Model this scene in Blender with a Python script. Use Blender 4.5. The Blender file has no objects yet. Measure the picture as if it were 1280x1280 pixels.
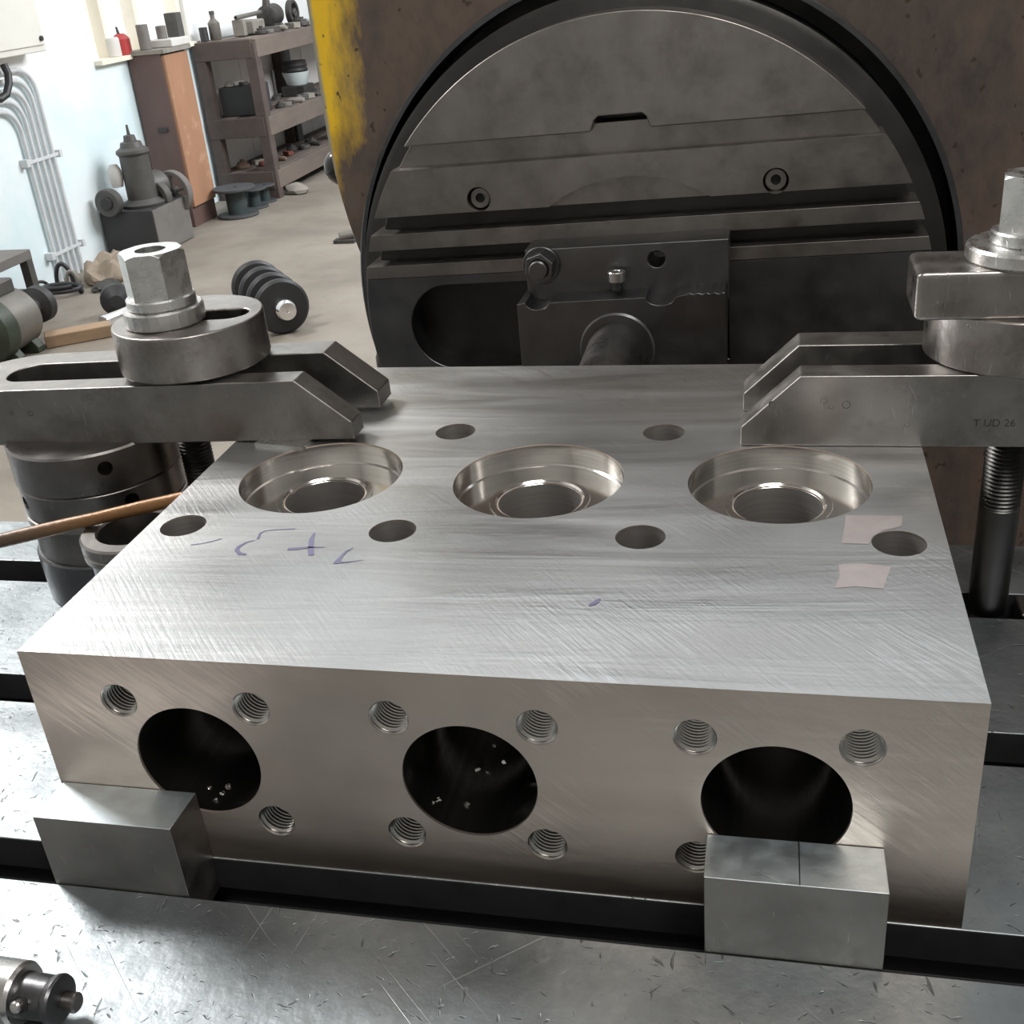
import bpy, bmesh, math, random
from mathutils import Vector, Matrix
PI = math.pi
FZ_ = -.9
random.seed(7)
C = bpy.context.scene.collection
S = bpy.context.scene

# ------------------------------------------------------------------ camera
F = 1400.26                                   # focal length in pixels of a 1280 frame
PITCH, ROLL, YAW = math.radians(26.6848), math.radians(-5.4084), math.radians(14.3957)
CAM = Vector((0.4000, -0.4411, 0.4611))
ca, sa, cb, sb, cz, sz = (math.cos(PITCH), math.sin(PITCH), math.cos(ROLL), math.sin(ROLL), math.cos(YAW), math.sin(YAW))
def to_world(x, up, fw):                      # camera axes -> world
    xx = cb*x - sb*up; uu = sb*x + cb*up
    y = ca*fw + sa*uu; z = -sa*fw + ca*uu
    return Vector((cz*xx - sz*y, sz*xx + cz*y, z))
def P(u, v, ax, val):                         # photo pixel -> point on an axis-aligned plane
    d = to_world((u-640)/F, -(v-640)/F, 1.0); i = 'xyz'.index(ax)
    return CAM + d*((val - CAM[i])/d[i])
cam = bpy.data.cameras.new('camera'); cam_o = bpy.data.objects.new('camera', cam); C.objects.link(cam_o)
cam.sensor_fit = 'HORIZONTAL'; cam.sensor_width = 36; cam.lens = 36*F/1280; cam.clip_start = .01; cam.clip_end = 100
rx, ux, fx = to_world(1, 0, 0), to_world(0, 1, 0), to_world(0, 0, 1)
m = Matrix.Identity(4)
for i in range(3): m[i][0], m[i][1], m[i][2], m[i][3] = rx[i], ux[i], -fx[i], CAM[i]
cam_o.matrix_world = m
S.camera = cam_o

# ------------------------------------------------------------------ world, lights, exposure
S.view_settings.view_transform = 'Standard'; S.view_settings.look = 'None'
S.view_settings.gamma = 1; S.view_settings.use_curve_mapping = False
S.view_settings.exposure = 0.0
world = bpy.data.worlds.new('overcast'); S.world = world; world.use_nodes = True
bg = world.node_tree.nodes['Background']; bg.inputs[0].default_value = (.93, .97, 1, 1); bg.inputs[1].default_value = 1.7
def area(name, loc, target, sx, sy, power, col=(1, 1, 1)):
    l = bpy.data.lights.new(name, 'AREA'); l.shape = 'RECTANGLE'; l.size = sx; l.size_y = sy; l.energy = power; l.color = col
    o = bpy.data.objects.new(name, l); C.objects.link(o); o.location = loc
    o.rotation_euler = (Vector(target) - Vector(loc)).to_track_quat('-Z', 'Y').to_euler()
    return o
KEY = Vector((-3.10, 1.95, 3.30))
area('clerestory_daylight', KEY, (0.1, 0, .05), 1.1, .9, 230, (1, .98, .96))
area('wall_fill', (.2, 5.9, 1.7), (-3.0, 6.3, -.4), 2.4, .8, 140, (.95, .98, 1))  # added fill light, brightens the left wall and the shelf
area('front_fill', (1.3, -1.6, 3.7), (.3, 0, 0), 2.4, .5, 105, (1, .97, .93))  # added fill light for the front faces of block and headstock

# ------------------------------------------------------------------ material helpers
class NT:
    def __init__(s, name):
        s.m = bpy.data.materials.new(name); s.m.use_nodes = True; s.t = s.m.node_tree
        s.b = s.t.nodes['Principled BSDF']; s.tc = s.t.nodes.new('ShaderNodeTexCoord')
    def n(s, typ, **k):
        o = s.t.nodes.new('ShaderNode'+typ)
        for a, v in k.items(): setattr(o, a, v)
        return o
    def l(s, a, b): s.t.links.new(a, b)
    def mapping(s, scale=(1, 1, 1), rot=(0, 0, 0), loc=(0, 0, 0), src=None):
        src = src or s.tc.outputs['Object']
        if any(rot):                          # turn first, stretch afterwards
            q = s.n('Mapping'); q.inputs['Rotation'].default_value = rot; s.l(src, q.inputs['Vector']); src = q.outputs[0]
        o = s.n('Mapping'); o.inputs['Scale'].default_value = scale; o.inputs['Location'].default_value = loc
        s.l(src, o.inputs['Vector']); return o.outputs[0]
    def noise(s, vec, scale, detail=4, rough=.55, dist=0):
        o = s.n('TexNoise'); o.inputs['Scale'].default_value = scale; o.inputs['Detail'].default_value = detail
        o.inputs['Roughness'].default_value = rough; o.inputs['Distortion'].default_value = dist
        s.l(vec, o.inputs['Vector']); return o.outputs['Fac']
    def ramp(s, fac, stops):
        o = s.n('ValToRGB'); e = o.color_ramp.elements
        while len(e) > 1: e.remove(e[0])
        e[0].position = stops[0][0]; e[0].color = col(stops[0][1])
        for p, c in stops[1:]:
            x = e.new(p); x.color = col(c)
        s.l(fac, o.inputs[0]); return o.outputs[0]
    def rng(s, fac, a, b, c, d):
        o = s.n('MapRange'); o.inputs[1].default_value = a; o.inputs[2].default_value = b; o.inputs[3].default_value = c; o.inputs[4].default_value = d
        s.l(fac, o.inputs[0]); return o.outputs[0]
    def math(s, op, a, b=None):
        o = s.n('Math', operation=op)
        for i, v in enumerate((a, b)):
            if v is None: continue
            if isinstance(v, (int, float)): o.inputs[i].default_value = v
            else: s.l(v, o.inputs[i])
        return o.outputs[0]
    def mix(s, fac, a, b, mode='MIX'):
        o = s.n('MixRGB', blend_type=mode)
        for i, v in enumerate((fac, a, b)):
            if isinstance(v, (int, float)): o.inputs[i].default_value = v
            elif isinstance(v, tuple): o.inputs[i].default_value = col(v)
            else: s.l(v, o.inputs[i])
        return o.outputs[0]
    def bump(s, h, strength=.2, dist=.001, chain=None):
        o = s.n('Bump'); o.inputs['Strength'].default_value = strength; o.inputs['Distance'].default_value = dist
        s.l(h, o.inputs['Height'])
        if chain is not None: s.l(chain, o.inputs['Normal'])
        return o.outputs[0]
    def set(s, **k):
        for a, v in k.items():
            i = s.b.inputs[a.replace('_', ' ')]
            if isinstance(v, (int, float)): i.default_value = v
            elif isinstance(v, tuple): i.default_value = col(v)
            else: s.l(v, i)
        return s.m
def col(c): return (c, c, c, 1) if isinstance(c, (int, float)) else (tuple(c)+(1,))[:4]
def sc(c, k): return tuple(min(1, x*k) for x in c)
MATS = {}
def steel(name, base, rough, var=.25, vscale=14, stretch=(1, 1, 1), bump=.12, bscale=220, scr=.0, metal=1.0, rvar=.08, dirt=None):
    """machined steel: cloudy tone, fine grain, optional scratches and grime"""
    t = NT(name); v = t.mapping(stretch)
    cloud = t.noise(v, vscale, 5, .6)
    c = t.ramp(cloud, [(.25, sc(base, 1-var)), (.5, base), (.78, sc(base, 1+var*.7))])
    fine = t.noise(t.mapping(stretch), bscale, 3, .6)
    r = t.rng(t.noise(v, vscale*2.3, 4), .3, .7, rough-rvar, rough+rvar)
    nrm = t.bump(fine, bump, .0006)
    if scr:
        lines = None
        for k, (rot, sc_) in enumerate([((0, 0, .5), (9, 420, 60)), ((0, .3, 2.2), (7, 380, 70)), ((0, 0, 1.25), (8, 520, 50))]):
            n = t.noise(t.mapping(sc_, rot, (k*3.1, k, 0)), 1, 2, .5)
            a = t.rng(n, .70, .74, 0, 1)
            lines = a if lines is None else t.math('MAXIMUM', lines, a)
        c = t.mix(t.math('MULTIPLY', lines, scr), c, sc(base, 1.7))
        nrm = t.bump(lines, .25, -.0004, nrm)
    if dirt:
        d = t.rng(t.noise(t.mapping((1, 1, 1), (0, 0, 0), (5, 3, 1)), vscale*.8, 6, .7), .52, .72, 0, 1)
        c = t.mix(t.math('MULTIPLY', d, dirt[1]), c, dirt[0])
        r = t.math('ADD', r, t.math('MULTIPLY', d, .15))
    MATS[name] = t.set(Base_Color=c, Roughness=r, Metallic=metal, Normal=nrm); return MATS[name]
def paint(name, base, rough=.6, var=.2, vscale=6, bump=.1, bscale=60, metal=0.0, stretch=(1, 1, 1), spots=None):
    t = NT(name); v = t.mapping(stretch)
    c = t.ramp(t.noise(v, vscale, 6, .65), [(.28, sc(base, 1-var)), (.5, base), (.75, sc(base, 1+var*.6))])
    if spots:
        d = t.rng(t.noise(t.mapping((1, 1, 1), (0, 0, 0), (2, 7, 4)), spots[1], 6, .7), .56, .66, 0, 1)
        c = t.mix(d, c, spots[0])
    MATS[name] = t.set(Base_Color=c, Roughness=rough, Metallic=metal, Normal=t.bump(t.noise(v, bscale, 4), bump, .002)); return MATS[name]

# the milled block
def block_mat(name, base, rough, axis):
    t = NT(name)
    if axis == 'top':
        bands = t.noise(t.mapping((1.6, 14, 1), (0, 0, -.05)), 1.8, 4, .6, .6)
        swirl = t.n('TexWave', wave_type='RINGS', rings_direction='Z'); swirl.inputs['Scale'].default_value = 32; swirl.inputs['Distortion'].default_value = 5; swirl.inputs['Detail'].default_value = 3
        t.l(t.mapping((1, 1, 1), (0, 0, 0), (-.55, .25, 0)), swirl.inputs['Vector'])
        hatch = t.noise(t.mapping((30, 420, 1), (0, 0, .85)), 1, 3, .6)
    else:
        bands = t.noise(t.mapping((1.0, 1, 9)), 2.2, 5, .6, .3)
        swirl = t.n('TexWave', wave_type='RINGS', rings_direction='Y'); swirl.inputs['Scale'].default_value = 34; swirl.inputs['Distortion'].default_value = 4; swirl.inputs['Detail'].default_value = 3
        t.l(t.mapping((1, 1, 1), (0, 0, 0), (-.1, 0, .2)), swirl.inputs['Vector'])
        hatch = t.noise(t.mapping((30, 1, 420), (0, -.7, 0)), 1, 3, .6)
    big = t.noise(t.mapping((1, 1, 1)), 9, 4, .5)
    c = t.ramp(bands, [(.3, sc(base, .86)), (.5, base), (.7, sc(base, 1.10))])
    c = t.mix(.55, c, t.ramp(big, [(.32, sc(base, .74)), (.5, base), (.68, sc(base, 1.12))]))
    hm = t.math('MULTIPLY', hatch, t.rng(t.noise(t.mapping(), 7, 3), .42, .62, 0, 1))
    c = t.mix(t.rng(hm, .40, .58, 0, .6), c, sc(base, 1.28))
    r = t.math('ADD', t.rng(bands, .3, .7, rough+.10, rough-.10), t.rng(hm, .4, .6, 0, -.06))
    nrm = t.bump(swirl.outputs['Fac'], .035, .0006)
    nrm = t.bump(hm, .26, .0008, nrm)
    nrm = t.bump(bands, .45, .0018, nrm)
    nrm = t.bump(t.noise(t.mapping(), 420, 3, .6), .10, .0006, nrm)
    MATS[name] = t.set(Base_Color=c, Roughness=r, Metallic=1.0, Normal=nrm, Anisotropic=.35); return MATS[name]
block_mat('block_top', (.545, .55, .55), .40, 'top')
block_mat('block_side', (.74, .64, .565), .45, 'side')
def polished(name, base, rough):
    t = NT(name)
    turn = t.noise(t.mapping((1, 1, 260)), 3, 2, .5)
    MATS[name] = t.set(Base_Color=t.ramp(turn, [(.3, sc(base, .85)), (.7, sc(base, 1.1))]), Roughness=rough, Metallic=1.0, Normal=t.bump(turn, .06, .0005))
polished('turned', (.74, .72, .69), .16)
polished('bore_steel', (.50, .485, .47), .22)  # polished steel of the bore linings, darker than the counterbores
polished('hole_steel', (.52, .505, .49), .48)
polished('thread_steel', (.50, .48, .455), .27)
steel('clamp_steel', (.29, .277, .265), .36, .3, 22, bump=.2, bscale=260, scr=.3, dirt=((.12, .10, .09), .6))
steel('clamp_bright', (.60, .59, .58), .30, .22, 30, bump=.25, bscale=180, scr=.4)
steel('nut_steel', (.72, .72, .71), .28, .2, 40, bump=.35, bscale=120, scr=.35)
steel('ring_steel', (.33, .31, .295), .33, .35, 26, bump=.5, bscale=110, scr=.35, dirt=((.13, .11, .10), .6))
steel('dark_steel', (.13, .13, .135), .36, .3, 20, bump=.2)
steel('jack_steel', (.22, .21, .205), .33, .4, 14, bump=.15, scr=.2, dirt=((.16, .11, .08), .5))
steel('stud_steel', (.12, .118, .115), .38, .3, 25, bump=.2)
steel('plate_steel', (.29, .270, .255), .37, .30, 22, bump=.22, bscale=240, dirt=((.15, .132, .122), .55))
steel('plate_dark', (.07, .068, .066), .42, .3, 12, bump=.2, dirt=((.05, .05, .05), .6))
steel('bracket_steel', (.155, .154, .157), .36, .3, 14, bump=.25, scr=.15)
steel('stop_lit_top', (.60, .67, .70), .52, .25, 30, bump=.2, scr=.3)  # paler bluish stop steel: overhead light on the tops put into the colour
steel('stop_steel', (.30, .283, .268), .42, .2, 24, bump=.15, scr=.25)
steel('chrome', (.78, .78, .78), .15, .08, 10, bump=.03)
paint('black_gap', (.012, .012, .012), .7)
# the cast table: dents and scratches
t = NT('table_iron')
v = t.mapping()
base = t.ramp(t.noise(v, 16, 6, .65), [(.28, (.19, .210, .222)), (.5, (.255, .28, .293)), (.75, (.34, .366, .378))])
dents = None
for k, (rot, s_) in enumerate([(.6, (70, 260, 1)), (2.3, (90, 300, 1)), (1.4, (60, 240, 1)), (.1, (80, 340, 1))]):
    a = t.rng(t.noise(t.mapping(s_, (0, 0, rot), (k*2.7, k*1.3, 0)), 1, 2, .5), .69, .75, 0, 1)
    dents = a if dents is None else t.math('MAXIMUM', dents, a)
longs = None
for k, (rot, s_) in enumerate([(.75, (5, 420, 1)), (2.45, (4, 460, 1)), (1.7, (6, 500, 1))]):
    a = t.rng(t.noise(t.mapping(s_, (0, 0, rot), (k*1.9+.4, k*2.2, 0)), 1, 1, .4), .73, .76, 0, 1)
    longs = a if longs is None else t.math('MAXIMUM', longs, a)
c = t.mix(t.math('MULTIPLY', dents, .5), base, (.07, .075, .08))
c = t.mix(t.math('MULTIPLY', longs, .5), c, (.50, .51, .52))
nrm = t.bump(t.noise(v, 120, 4), .3, .0012); nrm = t.bump(dents, .5, -.0008, nrm); nrm = t.bump(longs, .3, -.0004, nrm)
MATS['table_iron'] = t.set(Base_Color=c, Roughness=t.rng(t.noise(v, 30, 4), .3, .7, .36, .52), Metallic=.85, Normal=nrm)
# yellow headstock: paint worn through to dark primer and rust
t = NT('headstock_paint')
sep = t.n('SeparateXYZ'); t.l(t.tc.outputs['Object'], sep.inputs[0])
xw = t.math('ADD', sep.outputs[0], .4); zw = t.math('ADD', sep.outputs[2], FZ_)
n1 = t.noise(t.mapping((1, 1, .35)), 9, 7, .7); n2 = t.noise(t.mapping((1, 1, 1)), 60, 5, .65)
edge = t.math('ADD', t.math('ADD', xw, t.math('MULTIPLY', n1, -.16)), t.math('MULTIPLY', t.math('MAXIMUM', t.math('SUBTRACT', .30, zw), 0.0), .55))
worn = t.rng(edge, -.155, -.118, 0, 1)
chips = t.rng(t.noise(t.mapping((1, 1, .8)), 75, 3, .5), .66, .69, 0, 1)
rust = t.ramp(t.noise(t.mapping((1, 1, .5)), 8, 7, .7), [(.34, (.045, .040, .038)), (.46, (.095, .075, .065)), (.55, (.14, .10, .078)), (.62, (.12, .105, .10)), (.70, (.30, .155, .065))])
yel = t.ramp(t.noise(t.mapping(), 6, 5), [(.3, (.90, .53, .022)), (.7, (.96, .63, .035))])
c = t.mix(worn, yel, rust)
c = t.mix(t.math('MULTIPLY', chips, .9), c, (.05, .035, .025))
rim = t.rng(t.math('ADD', xw, t.math('MULTIPLY', n2, .004)), -.101, -.097, 1, 0)
c = t.mix(rim, c, (.33, .32, .27))
MATS['headstock'] = t.set(Base_Color=c, Roughness=.42, Metallic=.15, Normal=t.bump(n2, .2, .002))
# rusty bar
t = NT('rusty_bar'); sep = t.n('SeparateXYZ'); t.l(t.tc.outputs['Object'], sep.inputs[0])
n1 = t.noise(t.mapping(), 30, 6, .7)
k = t.rng(t.math('ADD', sep.outputs[0], t.math('MULTIPLY', n1, .06)), .26, .36, 0, 1)
MATS['rusty_bar'] = t.set(Base_Color=t.mix(k, (.085, .068, .056), (.21, .105, .042)), Roughness=.42, Metallic=.4, Normal=t.bump(n1, .5, .003))
# room
paint('wall_white', (.90, .935, .95), .8, .05, 2.5, .06, 40)
paint('hall_grey', (.42, .42, .41), .8, .08, 2, .05, 40)
paint('slot_black', (.018, .019, .020), .55, .4, 40)  # near-black colour for the inside faces of the table slots
paint('wall_blue', (.62, .80, .86), .8, .06, 2.5, .06, 40)
t = NT('wall_two_tone'); sep = t.n('SeparateXYZ'); t.l(t.tc.outputs['Object'], sep.inputs[0])
n1 = t.noise(t.mapping(), 2.2, 6, .6)
k = t.rng(t.math('ADD', n1, t.math('MULTIPLY', sep.outputs[1], .06)), .40, .75, 0, 1)
low = t.mix(k, (.90, .94, .95), (.70, .85, .89))
c = t.mix(t.rng(sep.outputs[2], .985, .995, 0, 1), low, (.93, .94, .93))
MATS['wall_two_tone'] = t.set(Base_Color=c, Roughness=.75, Normal=t.bump(t.noise(t.mapping(), 50, 4), .08, .002))
t = NT('concrete'); v = t.mapping()
c = t.ramp(t.noise(v, 1.1, 8, .62, .4), [(.3, (.155, .132, .108)), (.5, (.22, .19, .157)), (.7, (.28, .247, .21))])
c = t.mix(t.rng(t.noise(v, 7, 7, .7), .55, .7, 0, .55), c, (.14, .122, .10))
MATS['concrete'] = t.set(Base_Color=c, Roughness=t.rng(t.noise(v, 5, 4), .3, .7, .5, .75), Normal=t.bump(t.noise(v, 30, 6), .2, .004))
paint('cream', (.74, .72, .66), .5, .06, 4)
paint('post_cream', (.84, .78, .66), .6, .1, 6)
paint('sill_dark', (.20, .17, .15), .7, .2)
paint('red_plastic', (.42, .05, .05), .35, .2)
paint('black_rubber', (.025, .025, .027), .5, .2)
paint('black_gloss', (.012, .012, .013), .12, .1)
paint('conduit', (.66, .68, .69), .45, .12, 10)
paint('brown_board', (.13, .078, .068), .55, .18, 5, stretch=(1, 1, .3))
paint('orange_ply', (.37, .195, .115), .6, .16, 5, stretch=(1, 1, .3), spots=((.50, .31, .20), 4))
paint('old_wood', (.085, .062, .054), .75, .3, 7, .3, stretch=(1, .3, 1), spots=((.09, .075, .07), 6))
paint('pale_wood', (.16, .128, .108), .75, .3, 7, .3, stretch=(1, .3, 1))
paint('plank', (.33, .225, .14), .75, .3, 8, .3, stretch=(.3, .3, 1))
paint('grey_board', (.72, .68, .66), .8, .12, 6)
paint('machine_grey', (.095, .09, .085), .5, .25, 9, metal=.3)
paint('machine_dust', (.17, .155, .145), .7, .2, 8)
paint('machine_black', (.035, .033, .034), .55, .2, 8)
paint('motor_grey', (.17, .16, .14), .5, .25, 9, metal=.3)
paint('motor_green', (.032, .043, .026), .5, .3, 9)
paint('reel_dark', (.055, .058, .06), .6, .3, 12)
paint('reel_core', (.035, .05, .052), .6, .2, 12)
paint('dusty', (.26, .24, .21), .8, .3, 14)
paint('sack', (.29, .235, .18), .9, .3, 12, .6, 30)
paint('paper', (.62, .60, .57), .8, .08)
paint('cloth_white', (.78, .78, .77), .8, .06)
paint('scrap_dark', (.06, .056, .052), .55, .5, 30, metal=.3)
paint('scrap_brown', (.20, .13, .09), .7, .4, 25)
paint('rust_red', (.16, .05, .035), .7, .3, 20)
paint('pale_plastic', (.62, .70, .70), .4, .1)
paint('pen_ink', (.19, .18, .29), .4, .1, metal=.4)
paint('tape_pink', (.64, .575, .565), .42, .10, 60, metal=.85)
M = MATS

# ------------------------------------------------------------------ geometry helpers
def B(): return bmesh.new()
def box(bm, x0, x1, y0, y1, z0, z1):
    vs = [bm.verts.new((x, y, z)) for x in (x0, x1) for y in (y0, y1) for z in (z0, z1)]
    for f in ((0, 1, 3, 2), (4, 6, 7, 5), (0, 4, 5, 1), (2, 3, 7, 6), (0, 2, 6, 4), (1, 5, 7, 3)): bm.faces.new([vs[i] for i in f])
    return bm
def frame_of(d):
    d = Vector(d).normalized(); up = Vector((0, 0, 1)) if abs(d.z) < .95 else Vector((0, 1, 0))
    a = d.cross(up).normalized(); return a, a.cross(d).normalized(), d
def lathe(bm, prof, p=(0, 0, 0), d=(0, 0, 1), n=48, cap=True, closed=False, sx=1.0):
    """profile of (distance along d, radius) turned about the axis p + s*d"""
    a, b, d = frame_of(d); p = Vector(p); rings = []
    for s, r in prof:
        if r <= 1e-7: rings.append([bm.verts.new(p+d*s)])
        else: rings.append([bm.verts.new(p + d*s + (a*math.cos(2*PI*i/n)*sx + b*math.sin(2*PI*i/n))*r) for i in range(n)])
    pairs = list(zip(rings, rings[1:]))
    if closed: pairs.append((rings[-1], rings[0]))
    for r0, r1 in pairs:
        for i in range(n):
            j = (i+1) % n
            if len(r0) == 1 and len(r1) == 1: continue
            if len(r0) == 1: bm.faces.new((r0[0], r1[i], r1[j]))
            elif len(r1) == 1: bm.faces.new((r0[i], r0[j], r1[0]))
            else: bm.faces.new((r0[i], r0[j], r1[j], r1[i]))
    if cap and not closed:
        for r in (rings[0], rings[-1]):
            if len(r) > 1: bm.faces.new(r)
    return bm
def cyl(bm, p0, p1, r, r1=None, n=32):
    p0, p1 = Vector(p0), Vector(p1); L = (p1-p0).length
    return lathe(bm, [(0, r), (L, r if r1 is None else r1)], p0, p1-p0, n)
def ccyl(bm, p0, p1, r, ch=.001, n=40):          # chamfered cylinder
    p0, p1 = Vector(p0), Vector(p1); L = (p1-p0).length
    return lathe(bm, [(0, r-ch), (ch, r), (L-ch, r), (L, r-ch)], p0, p1-p0, n)
def annulus(bm, p, d, prof_r0, prof_r1, h, ch=.001, n=48):
    return lathe(bm, [(0, prof_r0), (0, prof_r1-ch), (ch, prof_r1), (h-ch, prof_r1), (h, prof_r1-ch), (h, prof_r0+ch), (h-ch, prof_r0)], p, d, n, closed=True)
def tube(bm, pts, r, n=10, taper=None):
    pts = [Vector(q) for q in pts]; rings = []
    a = None
    for i, q in enumerate(pts):
        d = (pts[min(i+1, len(pts)-1)] - pts[max(i-1, 0)]).normalized()
        if a is None: a, b, _ = frame_of(d)
        else:
            a = (a - d*a.dot(d)).normalized(); b = a.cross(d).normalized()
        rr = r if taper is None else r*taper[i]
        rings.append([bm.verts.new(q + (a*math.cos(2*PI*k/n)+b*math.sin(2*PI*k/n))*rr) for k in range(n)])
    for r0, r1 in zip(rings, rings[1:]):
        for k in range(n): bm.faces.new((r0[k], r0[(k+1) % n], r1[(k+1) % n], r1[k]))
    bm.faces.new(rings[0]); bm.faces.new(rings[-1])
    return bm
def prism(bm, outline, axis, t0, t1, holes=()):
    """outline (and holes) in the plane normal to axis, extruded from t0 to t1; x:(y,z) y:(x,z) z:(x,y)"""
    def pt(q, t): return {'x': (t, q[0], q[1]), 'y': (q[0], t, q[1]), 'z': (q[0], q[1], t)}[axis]
    for t in (t0, t1):
        loops = []
        edges = []
        for lp in [outline]+list(holes):
            vs = [bm.verts.new(pt(q, t)) for q in lp]
            es = [bm.edges.new((vs[i], vs[(i+1) % len(vs)])) for i in range(len(vs))]
            loops.append(vs); edges += es
        if not holes: bm.faces.new(loops[0])
        else: bmesh.ops.triangle_fill(bm, use_beauty=True, use_dissolve=False, edges=edges)
        if t == t0: first = loops
    for l0, l1 in zip(first, loops):
        n = len(l0)
        for i in range(n): bm.faces.new((l0[i], l0[(i+1) % n], l1[(i+1) % n], l1[i]))
    return bm
def circ(cx, cy, r, n=48, a0=0, a1=2*PI): return [(cx+r*math.cos(a0+(a1-a0)*i/n), cy+r*math.sin(a0+(a1-a0)*i/n)) for i in range(n)]
def arc(cx, cy, r, a0, a1, n=12, r2=None):
    r2 = r2 or r
    return [(cx+r*math.cos(a0+(a1-a0)*i/n), cy+r2*math.sin(a0+(a1-a0)*i/n)) for i in range(n+1)]
def hexa(cx, cy, r, a=0): return [(cx+r*math.cos(a+i*PI/3), cy+r*math.sin(a+i*PI/3)) for i in range(6)]
def ico(bm, p, r, sub=2, jit=0., sq=(1, 1, 1)):
    res = bmesh.ops.create_icosphere(bm, subdivisions=sub, radius=1)
    for v in res['verts']:
        k = 1+random.uniform(-jit, jit); v.co = Vector((p[0]+v.co.x*r*k*sq[0], p[1]+v.co.y*r*k*sq[1], p[2]+v.co.z*r*k*sq[2]))
    return bm
def xform(bm, mat): bmesh.ops.transform(bm, matrix=mat, verts=bm.verts); return bm
def about(p, axis, ang): return Matrix.Translation(p) @ Matrix.Rotation(ang, 4, axis) @ Matrix.Translation(-Vector(p))
def obj(name, bm, mat, parent=None, bevel=0, seg=2, ang=32, smooth=True):
    bmesh.ops.recalc_face_normals(bm, faces=bm.faces)
    if parent is None:
        xs = [v.co for v in bm.verts]
        o3 = Vector(((min(v.x for v in xs)+max(v.x for v in xs))/2, (min(v.y for v in xs)+max(v.y for v in xs))/2, min(v.z for v in xs)))
    else: o3 = Vector(parent['_o'])
    bmesh.ops.translate(bm, vec=-o3, verts=bm.verts)
    me = bpy.data.meshes.new(name); bm.to_mesh(me); bm.free()
    me.materials.append(M[mat] if isinstance(mat, str) else mat)
    if smooth:
        me.shade_smooth(); me.set_sharp_from_angle(angle=math.radians(ang))
    o = bpy.data.objects.new(name, me); C.objects.link(o)
    o['_o'] = tuple(o3)
    if parent is not None: o.parent = parent
    else: o.location = o3
    if bevel:
        b = o.modifiers.new('bevel', 'BEVEL'); b.width = bevel; b.segments = seg; b.limit_method = 'ANGLE'; b.angle_limit = math.radians(40); b.harden_normals = True
    return o
def sub(name, bm, mat, part, **k):
    """a piece of a part: parts sit at their thing's origin, so the same offset holds"""
    return obj(name, bm, mat, part, **k)
def thing(name, label, cat, loc, group=None):
    o = bpy.data.objects.new(name, None); C.objects.link(o); o.empty_display_size = .02
    o.location = loc; o['_o'] = tuple(loc); o['label'] = label; o['category'] = cat
    if group: o['group'] = group
    return o
def tag(o, label, cat, group=None):
    o['label'] = label; o['category'] = cat
    if group: o['group'] = group
    return o
def struct(o, label=None):
    o['kind'] = 'structure'
    if label: o['label'] = label
    return o
def boolean_cut(bm_body, cutters):
    """cut closed meshes out of a body with exact booleans, return a bmesh"""
    me = bpy.data.meshes.new('tmp'); bmesh.ops.recalc_face_normals(bm_body, faces=bm_body.faces); bm_body.to_mesh(me); bm_body.free()
    o = bpy.data.objects.new('tmp', me); C.objects.link(o); tmp = []
    for bc in cutters:
        bmesh.ops.recalc_face_normals(bc, faces=bc.faces)
        mc = bpy.data.meshes.new('cut'); bc.to_mesh(mc); bc.free(); oc = bpy.data.objects.new('cut', mc); C.objects.link(oc); tmp.append(oc)
        b = o.modifiers.new('b', 'BOOLEAN'); b.operation = 'DIFFERENCE'; b.object = oc; b.solver = 'EXACT'
    bpy.context.view_layer.update()
    ev = o.evaluated_get(bpy.context.evaluated_depsgraph_get()); me2 = bpy.data.meshes.new_from_object(ev)
    out = B(); out.from_mesh(me2)
    bpy.data.objects.remove(o)
    for oc in tmp: bpy.data.objects.remove(oc)
    return out

# ================================================================== the room
FZ, WX = -.9, -3.25
bm = B(); box(bm, -3.6, 5.5, -4, 12, FZ-.1, FZ); struct(obj('floor', bm, 'concrete', smooth=False))
W1 = [(5.56, .09), (6.70, .09), (6.70, 1.5), (5.56, 1.5)]
W2 = [(1.35, 2.75), (2.55, 2.75), (2.55, 3.85), (1.35, 3.85)]
bm = B(); prism(bm, [(-4, FZ), (12, FZ), (12, 4.4), (-4, 4.4)], 'x', WX-.25, WX, holes=[W1, W2])
wl = struct(obj('wall_left', bm, 'wall_two_tone', smooth=False))
bm = B(); box(bm, WX, 5.5, 12, 12.2, FZ, 4.4); struct(obj('wall_back', bm, 'wall_white', smooth=False))
bm = B(); box(bm, 5.5, 5.7, -4, 12.2, FZ, 4.4); struct(obj('wall_right', bm, 'hall_grey', smooth=False))
bm = B(); box(bm, WX-.25, 5.7, -4.2, -4, FZ, 4.4); struct(obj('wall_front', bm, 'hall_grey', smooth=False))
bm = B(); prism(bm, [(WX-.25, -4.2), (5.7, -4.2), (5.7, 12.2), (WX-.25, 12.2)], 'z', 4.4, 4.5, holes=[[(-2.8, 4.0), (4.8, 4.0), (4.8, 11.4), (-2.8, 11.4)]])
struct(obj('ceiling', bm, 'hall_grey', smooth=False))
def window(name, y0, y1, z0, z1, posts):
    w = bpy.data.objects.new(name, None); C.objects.link(w); w.location = (WX, (y0+y1)/2, z0); w['_o'] = tuple(w.location); w['kind'] = 'structure'
    bm = B(); box(bm, WX-.16, WX+.05, y0-.03, y1+.03, z0-.02, z0+.004); obj('window_sill', bm, 'post_cream', w)
    for y in posts:
        bm = B(); box(bm, WX-.10, WX-.02, y-.022, y+.022, z0, z1); obj('window_post', bm, 'post_cream', w)
    bm = B(); box(bm, WX-.10, WX-.02, y0, y1, z1-.05, z1); obj('window_head', bm, 'post_cream', w)
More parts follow.
